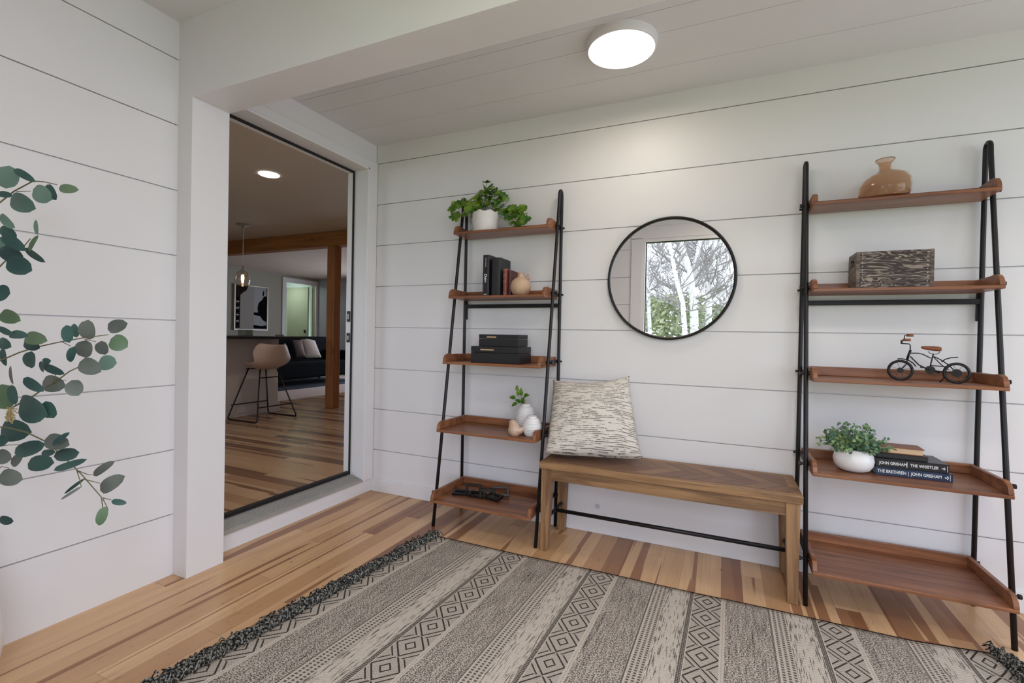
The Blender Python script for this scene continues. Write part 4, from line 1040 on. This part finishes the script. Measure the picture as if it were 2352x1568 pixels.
bm = NB(); box(bm, X1-.024, X1-.012, Y0-.0006, Y0, z+.013, z+.017); box(bm, X1-.018, X1-.014, Y0-.0006, Y0, z+.009, z+.021); obj('publisher_mark', bm, M['spinewhite'], t)
bx('spine_band', (X1-.0085, X1-.0075, Y0-.0006, Y0, z+.004, z+.026), M['spinewhite'], t)
z2 = z+.0305
t, Rm = flatbook(X0+.002, X1-.010, Y0+.003, Y0+.158, z2, .033, M['bk1'], M['paperw'], 'black hardcover second from the bottom of the book stack')
spine_text(t, Rm, [('JOHN GRISHAM', X0+.012, z2+.0165, .0155, .78), ('THE WHISTLER', X0+.108, z2+.0165, .0155, .80)], Y0+.003)
bx('spine_divider', (X0+.0975, X0+.099, Y0+.0024, Y0+.003, z2+.006, z2+.027), M['spinewhite'], t); bx('spine_band', (X1-.0165, X1-.015, Y0+.0024, Y0+.003, z2+.005, z2+.028), M['spinewhite'], t)
bm = NB(); box(bm, X1-.033, X1-.022, Y0+.0024, Y0+.003, z2+.015, z2+.018); box(bm, X1-.027, X1-.0235, Y0+.0024, Y0+.003, z2+.012, z2+.021); obj('publisher_mark', bm, M['spinewhite'], t)
z3 = z2+.0335
t, Rm = flatbook(X0+.012, X0+.168, Y0+.018, Y0+.125, z3, .018, M['bk2'], M['paper'], 'small black book third from the bottom of the book stack', yaw=-.06)
t, Rm = flatbook(X0+.018, X0+.158, Y0+.022, Y0+.115, z3+.0185, .025, M['leather'], M['paper'], 'small brown book with tan pages topmost on the stack', spine=False, yaw=-.06)

# ------------------------------------------------------------------ eucalyptus at the left edge
vx, vy = .12, -1.93
eu = thing('eucalyptus_arrangement', 'tall spray of faux silver dollar eucalyptus at the left edge', 'plant', (vx, vy, 0))
bm = NB(); lathe(bm, [(.07, 0), (.10, .02), (.115, .12), (.10, .26), (.06, .36), (.045, .42), (.055, .45), (.050, .45), (.04, .42), (.04, .38)], vx, vy, 32); obj('floor_vase', bm, M['ceramic'], eu, smooth=True)
def dep(px, k): return CAM+ray(*px)*k
Z2 = lambda x, y: (x/3.136, 350+y/3.136); Z3 = lambda x, y: (x/3.136, 800+y/3.136)
leaves = [  # centre, direction (image), length, width, material, crop
 (50, 180, 10, -70, 160, 150, 'euc', 2), (165, 158, 155, 95, 175, 48, 'eucd', 2), (30, 302, 90, 12, 110, 42, 'eucd', 2), (150, 362, 95, 40, 190, 118, 'euc', 2), (298, 300, 80, 45, 150, 112, 'euc', 2),
 (362, 282, 60, 95, 125, 70, 'eucd', 2), (485, 262, 120, 8, 140, 58, 'eucg', 2), (45, 492, 90, 85, 140, 66, 'euc', 2), (55, 575, 95, 75, 140, 74, 'eucd', 2), (88, 645, 150, 105, 190, 72, 'eucd', 2),
 (30, 670, 90, 120, 160, 78, 'euc', 2), (75, 730, 130, 85, 185, 98, 'eucd', 2), (130, 812, 150, 60, 190, 122, 'eucd', 2), (260, 540, -8, -95, 105, 26, 'euc', 2), (236, 655, 60, -105, 130, 42, 'eucg', 2),
 (240, 735, 130, 90, 175, 44, 'eucd', 2), (12, 1015, 40, 0, 110, 120, 'eucd', 2), (62, 1182, 110, 40, 150, 88, 'eucg', 2), (35, 1285, 100, 50, 120, 40, 'eucd', 2), (122, 1312, 100, 10, 130, 58, 'eucd', 2),
 (245, 1338, 130, 25, 160, 86, 'eucg', 2), (222, 1382, 90, 40, 120, 74, 'eucd', 2), (486, 1308, -12, -70, 125, 68, 'eucd', 2), (540, 1285, -15, -85, 98, 44, 'eucd', 2), (634, 1280, -5, -60, 138, 122, 'eucm', 2),
 (838, 1252, 70, -20, 145, 84, 'eucm', 2), (852, 1370, 80, 40, 130, 108, 'eucg', 2), (738, 1405, 20, 60, 100, 84, 'eucm', 2), (612, 1412, -2, 70, 122, 122, 'eucm', 2), (516, 1450, -20, 90, 112, 54, 'eucd', 2),
 (768, 1515, 70, 0, 130, 100, 'euc', 2), (640, 1540, 130, 60, 165, 104, 'eucm', 2), (220, 1490, 0, 80, 118, 106, 'eucd', 2), (330, 1506, 50, -10, 62, 46, 'eucd', 2), (25, 1375, 60, 30, 100, 70, 'eucd', 2), (26, 1470, 10, 70, 130, 46, 'eucd', 2),
 (375, 150, 140, 55, 165, 52, 'eucd', 3), (300, 130, 10, 60, 80, 40, 'eucd', 3), (232, 258, 130, 85, 170, 62, 'eucd', 3), (376, 254, 130, 30, 165, 106, 'eucm', 3), (536, 282, 30, 70, 118, 98, 'eucm', 3),
 (78, 190, 15, 110, 135, 22, 'eucm', 3), (25, 345, 20, 80, 180, 150, 'eucg', 3), (92, 330, 20, 90, 140, 72, 'eucd', 3), (225, 432, 130, 60, 215, 190, 'eucd', 3), (350, 440, 40, 80, 130, 98, 'eucd', 3),
 (98, 590, 130, 15, 215, 140, 'eucd', 3), (8, 665, 80, 10, 90, 70, 'eucd', 3), (208, 722, -130, 40, 225, 94, 'eucd', 3), (400, 672, 120, 30, 175, 100, 'eucm', 3), (432, 652, 90, -65, 150, 36, 'eucd', 3),
 (290, 826, -120, 5, 185, 102, 'eucd', 3), (478, 764, -120, 20, 180, 82, 'eucd', 3), (492, 842, 150, -50, 245, 46, 'eucd', 3), (342, 752, 70, -10, 100, 44, 'eucd', 3), (22, 778, 60, 20, 110, 96, 'eucm', 3),
 (122, 802, -50, 70, 115, 56, 'eucm', 3), (70, 928, 110, 20, 165, 104, 'eucm', 3), (736, 868, 100, -68, 182, 50, 'eucm', 3), (796, 976, 110, -65, 200, 92, 'eucm', 3), (536, 990, -100, 75, 180, 20, 'eucd', 3),
 (512, 1040, -110, 70, 178, 18, 'eucm', 3), (852, 1106, 80, 12, 108, 38, 'eucd', 3), (735, 1205, -30, 85, 140, 62, 'eucg', 3), (40, 1236, 90, 15, 100, 58, 'eucd', 3)]
rnd = random.Random(12); bms = {q: NB() for q in ('euc', 'eucd', 'eucg', 'eucm')}; bs = NB(); mids = []
for (lx, ly, dx, dy, L, Wd, mt, zc) in leaves:
    fz = Z2 if zc == 2 else Z3
    kdep = 1.30+rnd.uniform(-.09, .09); n_ = math.hypot(dx, dy) or 1
    a = dep(fz(lx-dx/n_*L/2, ly-dy/n_*L/2), kdep); b = dep(fz(lx+dx/n_*L/2, ly+dy/n_*L/2), kdep+rnd.uniform(-.01, .01))
    wdt = Wd/3.136/F*kdep
    blade(bms[mt], a, b-a, -fw+rt*rnd.uniform(-.25, .35)+up*rnd.uniform(-.2, .4), (b-a).length*1.05, wdt*1.12, 8, rnd.uniform(.08, .2), 'round')
stemp = [[(2, -150, 1560), (2, 0, 1500), (2, 140, 1440), (2, 270, 1400), (2, 430, 1365), (2, 600, 1335), (2, 780, 1312)], [(2, -80, 430), (2, 0, 360), (2, 100, 280), (2, 240, 205), (2, 320, 212), (2, 410, 232)], [(2, 120, 282), (2, 220, 278)],
 [(3, 80, 430), (3, 250, 335), (3, 320, 285), (3, 420, 225), (3, 500, 165), (3, 570, 132), (3, 700, 105)], [(3, -80, 560), (3, 60, 570), (3, 190, 603), (3, 330, 670), (3, 480, 800), (3, 600, 920), (3, 730, 1070), (3, 740, 1145)], [(3, -80, 720), (3, 60, 695), (3, 300, 690)],
 [(2, -60, 880), (2, 0, 820), (2, 100, 720), (2, 160, 690), (2, 220, 620)], [(3, 740, 1080), (3, 780, 1160)], [(3, 560, 880), (3, 640, 910), (3, 690, 905)], [(3, 600, 940), (3, 720, 970)], [(3, 550, 870), (3, 580, 960), (3, 585, 1000)], [(3, 740, 1075), (3, 800, 1090)],
 [(2, 440, 1360), (2, 510, 1395)], [(2, 610, 1345), (2, 690, 1362)], [(3, 380, 240), (3, 440, 232), (3, 480, 228)], [(3, 390, 255), (3, 400, 180)], [(3, -60, 920), (3, 10, 850), (3, 60, 860), (3, 90, 890)], [(2, -60, 690), (2, 0, 720), (2, 60, 770)]]
for s_ in stemp:
    bs = NB(); pts = [dep((Z2 if q == 2 else Z3)(x_, y_), 1.33) for q, x_, y_ in s_]; r_s = .0022 if len(s_) > 4 else .0012
    tube(bs, pts, r_s, 6, rs=[r_s*(1-.5*i/len(pts)) for i in range(len(pts))])
    if s_[0][1] < 0:
        a = pts[0]; b = Vector((vx, vy, .40)); tube(bs, [b, Vector((vx-.01, vy, .60)), Vector(((vx+a.x)/2-.02, (vy+a.y)/2, (b.z+a.z)/2+.12)), a], .003, 6)
    obj('branch', bs, M['stem'], eu, smooth=True)
for q, nm in (('euc', 'blue green leaves'), ('eucd', 'dark teal leaves'), ('eucg', 'fresh green leaves'), ('eucm', 'grey green leaves')): obj('leaves', bms[q], M[q], eu, smooth=True, label=nm)
bm = NB(); bc_ = dep(Z3(70, 480), 1.28)
for i in range(34):
    q_ = bc_+Vector((rnd.uniform(-.022, .022), rnd.uniform(-.01, .01), rnd.uniform(-.022, .02))); tube(bm, [bc_-Vector((0, 0, -.02)), q_], .0008, 4)
    tube(bm, [q_-Vector((0, 0, .0015)), q_+Vector((0, 0, .002))], .002, 6)
obj('seed_buds', bm, plain('straw_buds', (.42, .32, .13), .6), eu, label='straw yellow buds')
